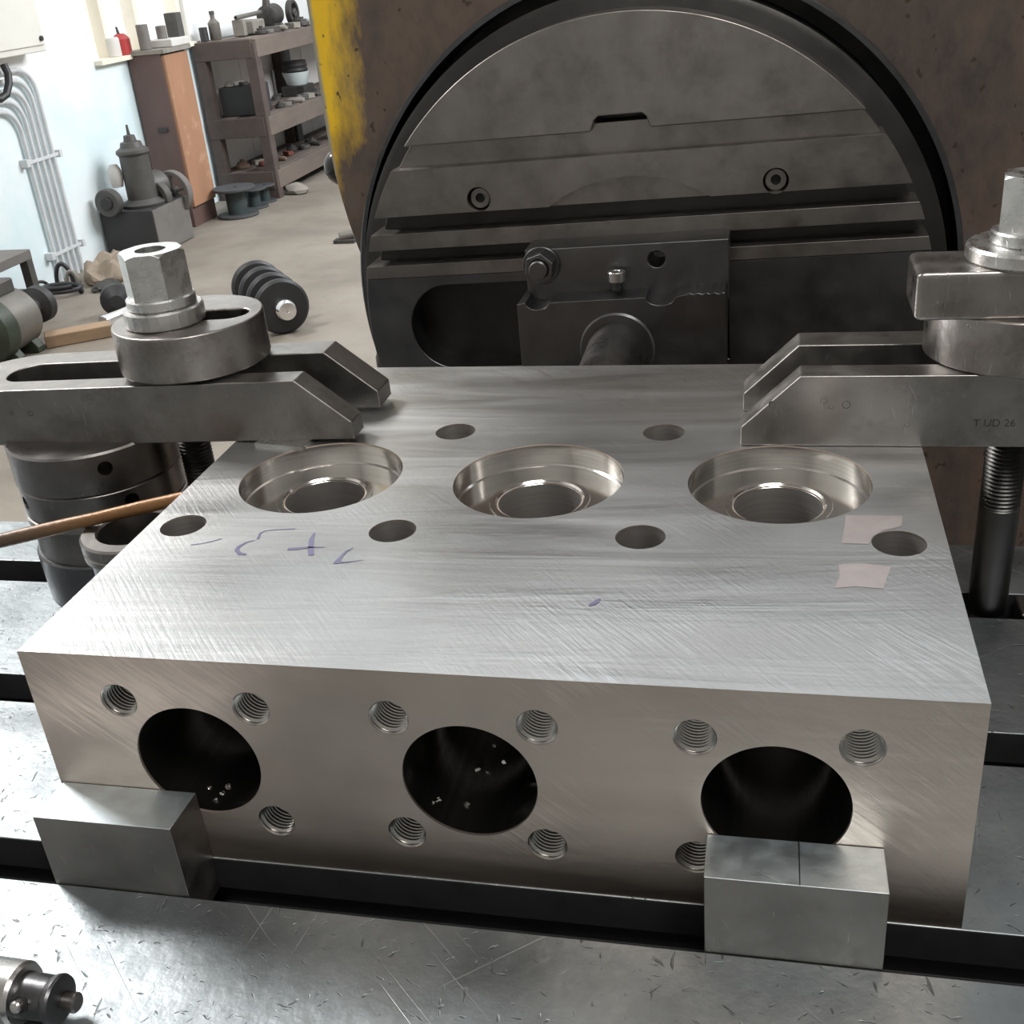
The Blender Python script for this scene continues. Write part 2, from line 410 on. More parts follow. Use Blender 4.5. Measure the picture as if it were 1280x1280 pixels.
window('window_1', 5.56, 6.70, .09, 1.5, (5.60, 5.76, 6.13, 6.66))
window('window_2', 1.35, 2.55, 2.75, 3.85, (1.37, 2.53))

# ================================================================== milling table with T-slots
SLOTS = [(-.0315, -.001), (.131, .1625), (.297, .331)]
TX0, TX1, TY0, TY1 = -1.0, 1.15, -.36, .4065
tb = thing('machine_table', 'grey cast iron machine table with three long T slots', 'machine table', (.2, 0, FZ))
prof = [(TY0, 0)]
for a, b in [(-.195, -.164)]+SLOTS: prof += [(a, 0), (a, -.024), (a-.010, -.024), (a-.010, -.045), (b+.010, -.045), (b+.010, -.024), (b, -.024), (b, 0)]
prof += [(TY1, 0), (TY1, -.11), (TY0, -.11)]
bm = B(); prism(bm, prof, 'x', TX0, TX1); o = obj('table_top', bm, 'table_iron', tb, bevel=.0012); o.data.materials.append(M['slot_black'])
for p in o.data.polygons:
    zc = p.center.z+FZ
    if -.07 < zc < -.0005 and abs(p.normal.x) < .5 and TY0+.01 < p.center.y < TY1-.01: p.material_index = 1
bm = B(); box(bm, -.45, .9, -.30, .34, -.34, -.108); obj('saddle', bm, 'machine_dust', tb, bevel=.01)
bm = B(); box(bm, -.30, .75, -.27, .31, FZ, -.338); obj('pedestal', bm, 'machine_dust', tb, bevel=.01)

# ================================================================== the bored block
W, D, H = .5, .4497, .14
CBX, CBY, CBR, CBZ = (.0925, .2487, .4068), .2273, .0579, .0168
BX, BZ, BR, BD = (.0937, .2497, .4069), .0713, .0368, .182
small = [(x, y) for y in (.1488, .3072) for x in (.0251, .1701, .3262, .4736)]
TH = [(x+s*.0393, BZ+u*.039) for x in BX for s in (-1, 1) for u in (-1, 1)]
body = B(); box(body, 0, W, 0, D, 0, H)
cuts = []
def cutter(prof, p, d, n=64):
    b = B(); lathe(b, prof, p, d, n); cuts.append(b)
for x in CBX: cutter([(-.01, CBR), (CBZ, CBR), (CBZ, .0286), (.11, .0286)], (x, CBY, H), (0, 0, -1))
for x, y in small: cutter([(-.01, .0151), (.10, .0151)], (x, y, H), (0, 0, -1), 40)
for x in BX: cutter([(-.01, BR), (BD, BR)], (x, 0, BZ), (0, 1, 0))
for x, z in TH: cutter([(-.01, .0109), (.034, .0109)], (x, 0, z), (0, 1, 0), 40)
body = boolean_cut(body, cuts)
blk = thing('steel_block', 'large machined steel block with three stepped bores on top and three on its front', 'steel block', (W/2, D/2, 0))
o = obj('block_body', body, 'block_side', blk, ang=25)
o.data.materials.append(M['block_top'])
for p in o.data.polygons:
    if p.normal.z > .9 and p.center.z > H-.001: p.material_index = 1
bv = o.modifiers.new('bevel', 'BEVEL'); bv.width = .0015; bv.segments = 2; bv.limit_method = 'ANGLE'; bv.angle_limit = math.radians(60); bv.harden_normals = True; bv.material = -1
e = .0002
for x in CBX:
    bm = B(); lathe(bm, [(.0012, CBR-e), (CBZ-.0012, CBR-e), (CBZ-e, CBR-.0016), (CBZ-e, .0345), (CBZ-.0013, .0340), (CBZ-.0013, .0305), (CBZ+.0010, .0286-e)], (x, CBY, H), (0, 0, -1), 96, cap=False)
    obj('counterbore', bm, 'turned', blk)
    bm = B(); lathe(bm, [(CBZ+.0010, .0286-e), (.108, .0286-e), (.108, 0)], (x, CBY, H), (0, 0, -1), 96, cap=False); obj('centre_hole', bm, 'hole_steel', blk)
for x, y in small:
    bm = B(); lathe(bm, [(.0012, .0151-e), (.099, .0151-e), (.099, 0)], (x, y, H), (0, 0, -1), 48, cap=False); obj('bolt_hole', bm, 'hole_steel', blk)
for x in BX:
    bm = B(); lathe(bm, [(.0015, BR-e), (.118, BR-e), (.119, BR-.003), (BD-.001, BR-.003), (BD-.001, 0)], (x, 0, BZ), (0, 1, 0), 96, cap=False); obj('cylinder_bore', bm, 'bore_steel', blk)
me_th = None
for x, z in TH:
    if me_th is None:
        bm = B(); n = 40; pitch = .0024; rings = []
        turns, st = 12, 24
        prof = [(.0004, .0109), (.0010, .0102)]
        y = .0010
        while y < .031: prof += [(y+pitch*.3, .0108), (y+pitch*.6, .0108), (y+pitch, .0090)]; y += pitch
        prof += [(.033, .0087), (.033, 0)]
        lathe(bm, prof, (x, 0, z), (0, 1, 0), n, cap=False); o = obj('threaded_hole', bm, 'thread_steel', blk, ang=20); me_th = (o, x, z)
    else:
        q = me_th[0].copy(); C.objects.link(q); q.parent = blk; q.location = (x-me_th[1], 0, z-me_th[2])
# pen strokes and pink residue on the top face
def stroke(pts, w, name='pen_mark', mat='pen_ink', z=H+.00025):
    q = [P(u, v, 'z', z) for u, v in pts]; bm = B(); L = []; R = []
    for i, p in enumerate(q):
        d = (q[min(i+1, len(q)-1)]-q[max(i-1, 0)]); n = Vector((-d.y, d.x, 0)).normalized()*.7*(w[i] if isinstance(w, (list, tuple)) else w)
        L.append(p+n); R.append(p-n)
    for a, b in ((z, L), ):
        vl = [bm.verts.new(p) for p in L]; vr = [bm.verts.new(p) for p in R]
        for i in range(len(vl)-1): bm.faces.new((vl[i], vl[i+1], vr[i+1], vr[i]))
    return obj(name, bm, mat, blk, smooth=False)
def zz(pts): return [(220+a/3.765, 630+b/3.765) for a, b in pts]
stroke(zz([(70, 192), (120, 186), (170, 175), (215, 162)]), .0006)
stroke(zz([(370, 170), (330, 180), (295, 200), (285, 218), (300, 234), (330, 236)]), [.0004, .0012, .0018, .002, .0022, .0012])
stroke(zz([(385, 165), (395, 138), (420, 125), (470, 121), (560, 116)]), [.0012, .0009, .0006, .0005, .0007])
stroke(zz([(525, 212), (580, 208), (620, 204), (700, 202)]), [.0022, .002, .0014, .0004])
stroke(zz([(652, 135), (638, 165), (634, 205), (636, 240)]), [.0008, .0022, .0026, .0026])
stroke(zz([(835, 205), (800, 222), (775, 250), (760, 270)]), [.0004, .0012, .0016, .0026])
stroke(zz([(742, 275), (790, 273), (830, 270), (880, 262)]), [.0022, .001, .0006, .0004])
stroke([(736, 757), (744, 753), (750, 748)], [.0012, .0024, .0008])
for quad in ([(1057, 644), (1128, 645), (1127, 658), (1104, 663), (1090, 671), (1086, 680), (1052, 679), (1055, 662)], [(1048, 705), (1080, 704), (1114, 708), (1104, 736), (1070, 733), (1043, 735), (1050, 720)]):
    bm = B(); bm.faces.new([bm.verts.new(P(u, v, 'z', H+.0002)) for u, v in quad]); o = obj('tape_residue', bm, 'tape_pink', blk, smooth=False); o['label'] = 'faint pink tape residue on the block'
# bright chips inside the bores
for (u, v, bi) in [(262, 983, 0), (268, 998, 0), (278, 990, 0), (285, 982, 0), (597, 962, 1), (611, 964, 1), (630, 952, 1), (544, 1001, 1), (549, 998, 1), (583, 1005, 1), (618, 930, 1)]:
    d = to_world((u-640)/F, -(v-640)/F, 1.0)           # where this sight line meets the bore wall
    rr = BR-.0008; ox, oz = CAM.x-BX[bi], CAM.z-BZ
    A, Bq, Cq = d.x**2+d.z**2, 2*(ox*d.x+oz*d.z), ox*ox+oz*oz-rr*rr
    s = (-Bq+math.sqrt(max(0, Bq*Bq-4*A*Cq)))/(2*A); p = CAM+d*s
    if p.y > .115: rr -= .003; Cq = ox*ox+oz*oz-rr*rr; s = (-Bq+math.sqrt(max(0, Bq*Bq-4*A*Cq)))/(2*A); p = CAM+d*s
    if p.y > BD-.003: s = (BD-.0025-CAM.y)/d.y; p = CAM+d*s
    bm = B(); ico(bm, p, .0013, 1, .35, (1.5, 1, .8)); o = obj('metal_chip', bm, 'chrome')
    tag(o, ('small bright metal chip in the front bore above the plain stop block', 'small bright metal chip inside the middle front bore of the block')[bi], 'metal chip', ('chips in the bore above the stop block', 'chips in the middle bore')[bi])

# ================================================================== stop blocks in the front slot
def stop(name, x0, x1, ztop, label):
    bm = B(); prism(bm, [(-.0313, -.023), (-.0313, ztop), (-.0003, ztop-.001), (-.0003, .0003), (-.0013, .0003), (-.0013, -.023)], 'x', x0, x1)
    o = obj(name, bm, 'stop_steel', bevel=.0008); o.data.materials.append(M['stop_lit_top'])
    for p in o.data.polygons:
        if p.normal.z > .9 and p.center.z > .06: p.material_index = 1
    return tag(o, label, 'stop block', 'stop blocks against the steel block')
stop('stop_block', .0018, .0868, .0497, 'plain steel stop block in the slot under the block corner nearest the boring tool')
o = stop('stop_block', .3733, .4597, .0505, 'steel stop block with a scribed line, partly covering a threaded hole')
bm = B(); box(bm, .4185, .4190, -.0310, -.0006, .0495, .05062); obj('scribed_line', bm, 'dark_steel', o)

# ================================================================== clamps
def strap(label, x_nose, x_sh, x_heel, z0, z1, tilt, stamp=False):
    """forked clamp strap lying along x; nose at x_nose, rounded closed heel at x_heel"""
    y0, y1, s0, s1 = .284, .376, .306, .347
    sgn = 1 if x_nose > x_heel else -1
    yc, r = (y0+y1)/2, (y1-y0)/2; ys, rs = (s0+s1)/2, (s1-s0)/2
    xh = x_heel+sgn*.060
    # plan outline of the fork
    hl = [(xh - sgn*.060*math.sin(a), yc + r*math.cos(a)) for a in [PI*i/20 for i in range(21)]]     # back to front round the heel
    il = [(x_heel+sgn*.042+sgn*rs*(1-math.sin(a)) , ys - rs*math.cos(a)) for a in [PI*i/16 for i in range(17)]]   # front to back
    plan = [(x_nose, y1)]+hl+[(x_nose, y0), (x_nose, s0)]+il+[(x_nose, s1)]
    bm = B(); prism(bm, plan, 'z', z0, z1)
    # nose taper: cut with a wedge
    w = B(); zt = z0+.0135
    prism(w, [(x_sh, z1), (x_nose+sgn*.02, zt-(z1-zt)/abs(x_nose-x_sh)*.02), (x_nose+sgn*.02, z1+.05), (x_sh-sgn*.001, z1+.05)], 'y', y0-.02, y1+.02)
    bm = boolean_cut(bm, [w])
    xform(bm, about(Vector((x_nose, yc, z0)), 'Y', tilt))
    t = thing('clamp_strap', label, 'clamp', ((x_nose+x_heel)/2, yc, z0), 'forked clamp straps on the steel block')
    obj('strap_bar', bm, 'clamp_steel', t, bevel=.0011, ang=25)
    return t
ZL = .1435
L = strap('forked steel clamp strap with pointed nose resting on the jack stack and a thin shim', .0985, .0590, -.252, ZL, ZL+.0475, math.radians(-1.6))
R = strap('forked steel clamp strap with stamped letters and small drilled dimples on its side', .381, .420, .690, H+.0002, H+.0508, 0)
for (u, v, r) in [(1030, 501, .0028), (1039, 508, .0022), (1058, 506, .0034), (1134, 531, .0022), (965, 505, .0028)]:
    p = P(u, v, 'y', .2838); bm = B(); lathe(bm, [(0, r*.8), (.0002, r*.7), (.0009, 0)], (p.x, .28385, p.z), (0, 1, 0), 20, cap=False); obj('dimple', bm, 'plate_dark', R)
for (u, v, r) in [(15, 517, .0016), (38, 517, .0022)]:
    p = P(u, v, 'y', .2838); bm = B(); lathe(bm, [(0, r), (.0009, 0)], (p.x, .28385, p.z), (0, 1, 0), 16, cap=False); obj('dimple', bm, 'plate_dark', L)
def text(s, loc, size, parent, mat, rot=(PI/2, 0, 0), name='lettering'):
    cu = bpy.data.curves.new('t', 'FONT'); cu.body = s; cu.size = size; cu.extrude = .0001
    o = bpy.data.objects.new('t', cu); C.objects.link(o); bpy.context.view_layer.update()
    me = bpy.data.meshes.new_from_object(o.evaluated_get(bpy.context.evaluated_depsgraph_get())); bpy.data.objects.remove(o)
    bm = B(); bm.from_mesh(me); xform(bm, Matrix.Translation(loc) @ Matrix.Rotation(rot[0], 4, 'X'))
    return obj(name, bm, mat, parent, smooth=False)
p = P(1216, 533, 'y', .2838); text('T UD 26', (p.x, .2838, p.z), .0072, R, 'dark_steel')
bm = B(); q = [P(u, v, 'z', H) for u, v in [(319, 558), (377, 564), (392, 552), (335, 549)]]
lo = [bm.verts.new(p) for p in q]; hi = [bm.verts.new(p+Vector((0, 0, .0030))) for p in q]
bm.faces.new(lo); bm.faces.new(hi)
for i in range(4): bm.faces.new((lo[i], lo[(i+1) % 4], hi[(i+1) % 4], hi[i]))
tag(obj('shim_strip', bm, 'nut_steel'), 'thin bright shim strip poking out under the clamp strap', 'shim')

def slotted_ring(label, cx, cy, r, z0, z1, sx0, sx1, sw):
    """thick round clamp washer with a long slot through it"""
    hole = arc(sx1-sw, cy-.012, sw, -PI/2, PI/2, 14)+arc(sx0+sw, cy-.012, sw, PI/2, 3*PI/2, 14)
    hole = [(x, y+.012+(x-cx)*.12) for x, y in hole]
    bm = B(); prism(bm, circ(cx, cy, r, 72), 'z', z0, z1, holes=[hole])
    return tag(obj('slotted_washer', bm, 'ring_steel', bevel=.0018, ang=35), label, 'washer', 'thick slotted clamp washers')
SL = (-.0545, .3185); SR = (.559, .3165)
zl = ZL+.0475-.0008
slotted_ring('thick round slotted washer below the faceted collar on the jack-side clamp', -.044, .333, .0585, zl, zl+.036, -.072, .004, .0135)
slotted_ring('thick round slotted washer under the flat rectangular steel bar', .559, .333, .0575, H+.0508, H+.0508+.0365, .523, .598, .0135)
def hexnut(label, x, y, z, rf, hf, rh, hh, ang, rhole, group):
    t = thing('hex_nut', label, 'nut', (x, y, z), group)
    bm = B(); annulus(bm, (x, y, z), (0, 0, 1), rhole, rf, hf, .0012); obj('flange', bm, 'nut_steel', t)
    bm = B(); n = 48; prof = []
    hx = hexa(x, y, rh, ang); prism(bm, hx, 'z', z+hf, z+hf+hh, holes=[circ(x, y, rhole, 24)])
    cone = B(); lathe(cone, [(0, rh*1.06), (.0035, rh*.90), (.0035, rh+.02), (0, rh+.02)], (x, y, z+hf+hh-.0035), (0, 0, 1), 48, closed=True)
    bm = boolean_cut(bm, [cone]); obj('hex_body', bm, 'nut_steel', t, ang=25, bevel=.0009)
    return t
z = zl+.036
cw = thing('faceted_collar', 'bright steel collar with upright facet lines under the hex nut', 'collar', (SL[0], SL[1], z))
bm = B(); annulus(bm, (SL[0], SL[1], z), (0, 0, 1), .0135, .0305, .0135, .0012, 26); obj('collar_ring', bm, 'clamp_bright', cw, ang=12)
hexnut('tall bright hex nut with flange on the faceted collar', SL[0], SL[1], z+.0135, .0262, .0085, .0255, .034, math.radians(12), .0115, 'tall flanged hex nuts')
# bar, washer and nut on the other clamp
zr = H+.0508+.0365
bm = B(); box(bm, .4885, .632, .285, .339, zr-.0003, zr+.0305)
bm = boolean_cut(bm, [cyl(B(), (SR[0], SR[1]-.004, zr-.02), (SR[0], SR[1]-.004, zr+.06), .0152)])
tag(obj('packing_bar', bm, 'ring_steel', bevel=.0035, seg=3, ang=40), 'flat rectangular steel bar under the wide bright washer', 'packing bar')
bm = B(); annulus(bm, (SR[0], SR[1], zr+.0302), (0, 0, 1), .0142, .0385, .0105, .0018, 64)
tag(obj('flat_washer', bm, 'nut_steel'), 'wide bright round washer on top of the rectangular bar', 'washer')
hexnut('tall hex nut on the wide bright washer over the rectangular bar', SR[0], SR[1], zr+.0407, .0245, .0085, .0225, .034, math.radians(20), .0115, 'tall flanged hex nuts')
def threaded(bm, x, y, z0, z1, r, pitch=.003, n=28):
    prof = [(0, r-.0015)]; s = 0
    while s+pitch < z1-z0: prof += [(s+pitch*.5, r), (s+pitch, r-.0019)]; s += pitch
    return lathe(bm, prof, (x, y, z0), (0, 0, 1), n)
def stud(label, x, y, ztop, zt, r):
    t = thing('clamp_stud', label, 'stud', (x, y, -.04), 'clamp studs standing in the table slot')
    bm = B(); threaded(bm, x, y, zt, ztop, r); obj('thread', bm, 'stud_steel', t, ang=20)
    bm = B(); lathe(bm, [(0, r-.002), (.006, r-.0005), (.009, r-.002), (.012, r+.0002), (.016, r-.0015), (.019, r), (zt+.001+.02-.001, r), (zt+.001+.02, r-.001)], (x, y, -.02), (0, 0, 1), 36); obj('shank', bm, 'stud_steel', t)
    bm = B(); box(bm, x-.02, x+.02, y-.017, y+.017, -.042, -.026); obj('foot', bm, 'stud_steel', t)
stud('dark threaded stud below the jack-side clamp strap', SL[0], SL[1], z+.03, .07, .0128)
stud('dark threaded stud with plain lower shank below the stamped clamp strap', SR[0], SR[1]-.003, zr+.06, .083, .0135)
bm = B(); box(bm, .580, .604, .3005, .3275, -.03, .0015)
tag(obj('slot_nut', bm, 'bracket_steel', bevel=.002), 'small dark nut lying in the table slot beside the plain shank stud', 'slot nut')

# ------------------------------------------------------------------ jack stack, spacer tube, rusty bar
jx, jy, jr = -.144, .316, .0668
jk = thing('jack_stack', 'stacked dark cylindrical jack rings with tommy bar holes under the clamp heel', 'jack', (jx, jy, 0))
def jack_ring(z0, z1, r, mat, name, holes):
    b = B(); ccyl(b, (jx, jy, z0), (jx, jy, z1), r, .0016, 64)
    cs = []
    for a, hz in holes:
        d = Vector((math.cos(a), math.sin(a), 0)); cs.append(cyl(B(), Vector((jx, jy, hz))+d*r*.55, Vector((jx, jy, hz))+d*r*1.2, .0058, n=24))
    if cs: b = boolean_cut(b, cs)
    return obj(name, b, mat, jk)
top_z = ZL-.0040
jack_ring(.105, top_z, jr, 'jack_steel', 'jack_ring', [(math.radians(-140), .1245), (math.radians(-52), .1265)])
jack_ring(.0795, .1052, jr-.0010, 'jack_steel', 'jack_ring', [(math.radians(-128), .094), (math.radians(-40), .094)])
bm = B(); lathe(bm, [(.073, jr-.002), (.074, jr), (.0785, jr), (.0797, jr-.002)], (jx, jy, 0), (0, 0, 1), 64); obj('jack_lip', bm, 'clamp_steel', jk)
bm = B(); lathe(bm, [(.043, jr-.003), (.0732, jr-.003)], (jx, jy, 0), (0, 0, 1), 64); obj('jack_sleeve', bm, 'jack_steel', jk)
bm = B(); lathe(bm, [(0, jr-.002), (.001, jr-.001), (.042, jr), (.0435, jr-.0015), (.0435, jr-.008)], (jx, jy, 0), (0, 0, 1), 64); obj('jack_base', bm, 'dark_steel', jk)
tx, ty = -.0465, .199
tt = thing('spacer_tube', 'short hollow dark spacer tube with a collar standing beside the block', 'spacer', (tx, ty, 0))
bm = B(); lathe(bm, [(.0935, .0365), (.095, .038), (.100, .0385), (.101, .0372), (.1025, .0385), (.109, .0385), (.1105, .037), (.1105, .0275), (.109, .0262), (.03, .0262), (.03, .0)], (tx, ty, 0), (0, 0, 1), 64, cap=False); obj('collar', bm, 'clamp_steel', tt)
bm = B(); lathe(bm, [(0, .034), (.0937, .0345), (.0937, .0275), (0, .0275)], (tx, ty, 0), (0, 0, 1), 48, closed=True); obj('tube_body', bm, 'dark_steel', tt)
r0, r1 = P(230, 622, 'z', .1275), P(0, 676, 'z', .1055)
d = (r1-r0); end = r1 + d*((r1.z-.0058)/(-d.z))
pts = [r0+(end-r0)*(i/24) for i in range(25)]
bm = B(); tube(bm, pts, .0055, 12, [.85+.18*min(1, i/6)+.05*math.sin(i*2.3) for i in range(25)])
tag(obj('rusty_bar', bm, 'rusty_bar'), 'thin rusty bar resting across the spacer tube in front of the jack stack', 'bar')

# ------------------------------------------------------------------ boring tool lying on the table
az = .0160
pa, pb = P(10, 1240, 'z', az), P(85, 1252, 'z', az)
d = (pb-pa).normalized(); pe = P(32, 1243, 'z', az); p0 = pe-d*.14
bt = thing('boring_tool', 'short cylindrical boring tool with stepped end and set screw lying on the table', 'boring tool', (pe.x-.05, pe.y, 0))
bm = B(); lathe(bm, [(0, .0135), (.002, .0158), (.138, .0158), (.140, .0145)], p0, d, 48); obj('tool_body', bm, 'clamp_bright', bt)
bm = B(); lathe(bm, [(.1395, .0113), (.155, .0108), (.157, .0120), (.159, .0124), (.1605, .0118), (.1615, .0085), (.161, .0)], p0, d, 40, cap=False); obj('tool_nose', bm, 'dark_steel', bt)
sd = d.cross(Vector((0, 0, 1))).normalized()
n_ = (sd*.8+Vector((0, 0, .45))).normalized(); s0 = p0+d*.1455+n_*.0085
bm = B(); lathe(bm, [(0, .0042), (.0028, .0042)], s0, n_, 24); obj('screw_seat', bm, 'black_gap', bt)
bm = B(); lathe(bm, [(0, .003), (.0065, .003), (.0073, .0022), (.0076, 0)], s0, n_, 24, cap=False); obj('set_screw', bm, 'clamp_bright', bt)
s1 = p0+d*.1595-sd*.002+Vector((0, 0, -.003))
bm = B(); ccyl(bm, s1, s1+d*.0085, .0050, .001, 20); obj('tool_bit', bm, 'jack_steel', bt)

# ================================================================== the boring machine
FX, FZc, FR, FY = .2545, .0875, .309, .75
bmch = thing('boring_machine', 'large boring machine with worn yellow headstock and round slotted face plate', 'boring machine', (.4, 1.1, FZ))
el = arc(.225, .30, .33, PI, 1.5*PI, 24, .45)                                   # lower corner swings in below the plate
outline = [(-.105, .56)]+el+[(.42, -.15), (.42, FZ), (1.35, FZ), (1.35, .70)]+[(.035+.14*math.cos(a), .56+.14*math.sin(a)) for a in [PI/2+PI/2*i/10 for i in range(10)]]
bm = B(); prism(bm, outline, 'y', .835, 1.6, holes=[circ(FX+.003, FZc+.006, .343, 96)])
obj('headstock', bm, 'headstock', bmch, bevel=.012, seg=3, ang=35)
bm = B(); lathe(bm, [(0, .350), (.01, .350)], (FX+.003, .93, FZc+.006), (0, 1, 0), 64); obj('recess_back', bm, 'plate_dark', bmch)
bm = B(); annulus(bm, (FX+.003, .826, FZc+.006), (0, 1, 0), .3385, .3445, .03, .0015, 128); obj('recess_ring', bm, 'dark_steel', bmch)
rotY = Matrix.Translation((FX, 0, FZc)) @ Matrix.Rotation(math.radians(-1.37), 4, 'Y')
def band(w0, w1, R=FR, n=40):
    """outline of the disc between two chords (u, w)"""
    a0 = math.asin(max(-1, min(1, w0/R))); a1 = math.asin(max(-1, min(1, w1/R)))
    right = [(R*math.cos(a0+(a1-a0)*i/n), R*math.sin(a0+(a1-a0)*i/n)) for i in range(n+1)]
    left = [(-x, y) for x, y in right[::-1]]
    if w1 >= R: left = left[1:]
    if w0 <= -R: left = left[:-1]
    return right+left
fp = B(); lathe(fp, [(0, .322), (.003, .3285), (.09, .3285)], (0, .798, 0), (0, 1, 0), 128)
fp = obj('face_plate', xform(fp, rotY), 'plate_dark', bmch)
def plate(name, outl, y0, y1, mat, holes=(), bev=.0015):
    b = B(); prism(b, outl, 'y', y0, y1, holes=holes); return sub(name, xform(b, rotY), mat, fp, bevel=bev, ang=30)
# upper segment with a notch in its lower edge
up = band(.198, FR)
n0 = len([1 for q in up])
ui, w_ = -.0035, .198
notch = [(-.0345, w_), (-.0300, w_+.011), (-.0260, w_+.0145), (.0190, w_+.0145), (.0230, w_+.011), (.0265, w_)]
plate('plate_segment', up+notch, FY, .80, 'plate_steel')
plate('plate_channel', band(.170, .204, FR-.003), FY+.018, .80, 'plate_steel')
# strip with the shallow concentric recess and two socket screws
Rc = .151
a_ = math.asin(.125/Rc); arcp = [(Rc*math.cos(a), Rc*math.sin(a)) for a in [a_+(PI-2*a_)*i/40 for i in range(41)]]
st = band(.125, .174)
k = len(st)
scr = [(.0934-FX, .2218-FZc+.0038), (.4051-FX, .2272-FZc-.0036)]
strip = st+arcp[::-1]
plate('plate_strip', strip, FY, .80, 'plate_steel', holes=[circ(x, y, .0130, 32) for x, y in scr])
seg = [(Rc*.999*math.cos(a), Rc*.999*math.sin(a)) for a in [a_+(PI-2*a_)*i/40 for i in range(41)]]
plate('plate_inset', seg, FY+.006, .80, 'plate_steel', bev=0)
for x, y in scr:
    b = B(); annulus(b, (x, FY+.007, y), (0, 1, 0), .0052, .0112, .02, .001, 32); sub('socket_screw', xform(b, rotY), 'clamp_steel', fp)
    b = B(); prism(b, hexa(x, y, .0058), 'y', FY+.012, FY+.03); sub('screw_socket', xform(b, rotY), 'black_gap', fp)
plate('plate_strip', band(.088, .1058), FY+.002, .80, 'plate_steel')
plate('plate_groove', band(.05, .13, FR-.006), FY+.030, .80, 'plate_dark')
plate('plate_strip', band(.0572, .0712), FY, .80, 'plate_steel')
py0, py1, pxl, pr = -.052, .046, -.258, .047
pocket = [(.10, py0), (.10, py1)]+[(pxl+pr+pr*math.cos(a), (py0+py1)/2+(py1-py0)/2*math.sin(a)) for a in [PI/2+PI*i/24 for i in range(25)]]
plate('plate_lower', band(-FR, .0568), FY+.0015, .80, 'bracket_steel', holes=[pocket])
plate('plate_pocket', [(-.27, -.07), (.11, -.07), (.11, .052), (-.27, .052)], FY+.045, .80, 'plate_dark', bev=0)
# bolted tool bracket in front of the plate
bk = B(); prism(bk, [(.1455, .118), (.3568, .118), (.3568, .1805), (.1455, .1755)], 'y', .708, .7535, holes=[circ(.2835, .1618, .0088, 28)])
bk = obj('tool_bracket', bk, 'bracket_steel', bmch, bevel=.0012)
def rel(q): return q
lower = [(.1405, -.25), (.3545, -.25), (.3545, .1350)]
rag = [(.3545-.0025*i, .1350+.0008*math.sin(i*1.9)-.0000*i) for i in range(1, 16)]
s1 = [(.290+.0150*math.cos(a), .1320+.0085*math.sin(a)*-1) for a in [PI*i/10 for i in range(11)]]
s2 = [(.1620+.0125*math.cos(a), .1290+.0075*math.sin(a)*-1) for a in [PI*i/10 for i in range(11)]]
b = B(); prism(b, lower+rag+s1+s2+[(.1405, .1275)], 'y', .672, .745, holes=[circ(.2435, .0785, .036, 40)]); sub('bracket_block', b, 'bracket_steel', bk, bevel=.0012, ang=30)
b = B(); lathe(b, [(0, .036), (.02, .036)], (.2435, .72, .0785), (0, 1, 0), 40); sub('bracket_bore', b, 'black_gap', bk)
b = B(); prism(b, hexa(.1628, .1595, .0165, .35), 'y', .690, .7085, holes=[circ(.1628, .1595, .0102, 24)]); nb = sub('bracket_nut', b, 'bracket_steel', bk, bevel=.001)
b = B(); annulus(b, (.1628, .7035, .1595), (0, 1, 0), .010, .0200, .005, .0008, 40); sub('bracket_washer', b, 'dark_steel', bk)
b = B(); ccyl(b, (.1628, .684, .1595), (.1628, .71, .1595), .0098, .0012, 28); sub('bracket_stud', b, 'bracket_steel', bk)
b = B(); cyl(b, (.2435, .692, .136), (.2435, .692, .1445), .0062, n=24); sub('grub_screw', b, 'dark_steel', bk)
b = B(); annulus(b, (.2435, .692, .1440), (0, 0, 1), .0038, .0092, .0110, .001, 32); sub('grub_screw', b, 'clamp_bright', bk)
# bar carried by the bracket, pointing at the middle bore
b = B(); lathe(b, [(0, .0285), (.003, .031), (.20, .031)], (.2455, .50, .0735), Vector((-.002, .25, .005)), 56); obj('boring_bar', b, 'jack_steel', bmch)
b = B(); annulus(b, (.2440, .668, .0780), (0, 1, 0), .030, .0395, .010, .002, 48); obj('bar_collar', b, 'bracket_steel', bmch)
# ball handle and a bolt behind the plate
kc = P(428, 208, 'y', .95)
b = B(); ico(b, kc, .0235, 3); obj('ball_knob', b, 'black_gloss', bmch)
b = B(); cyl(b, kc+Vector((.015, 0, 0)), kc+Vector((.08, .02, 0)), .007, n=16); obj('knob_rod', b, 'chrome', bmch)
kc = P(470, 447, 'y', .84)
b = B(); lathe(b, [(-.01, .006), (.0, .008), (.012, .008), (.02, .004), (.02, 0)], kc+Vector((.008, 0, -.01)), (0, 0, 1), 20); obj('drain_plug', b, 'dark_steel', bmch)

# ================================================================== things along the left wall
def flr(u, v): return P(u, v, 'z', FZ)
def wal(u, v, off=0.0): return P(u, v, 'x', WX+off)
def place(o, p): o.location = p
# electrical panel
pn = thing('electrical_panel', 'cream metal electrical panel box on the white wall above the conduits', 'panel box', (WX, 4.85, .2))
bm = B(); box(bm, WX, WX+.12, 4.2, 4.94, .195, .75); obj('panel_case', bm, 'cream', pn, bevel=.006)
bm = B(); box(bm, WX+.12, WX+.13, 4.22, 4.925, .225, .74); obj('panel_door', bm, 'cream', pn, bevel=.004)
bm = B(); ccyl(bm, (WX+.13, 4.895, .255), (WX+.142, 4.895, .255), .012, .002, 16); obj('panel_lock', bm, 'machine_black', pn)
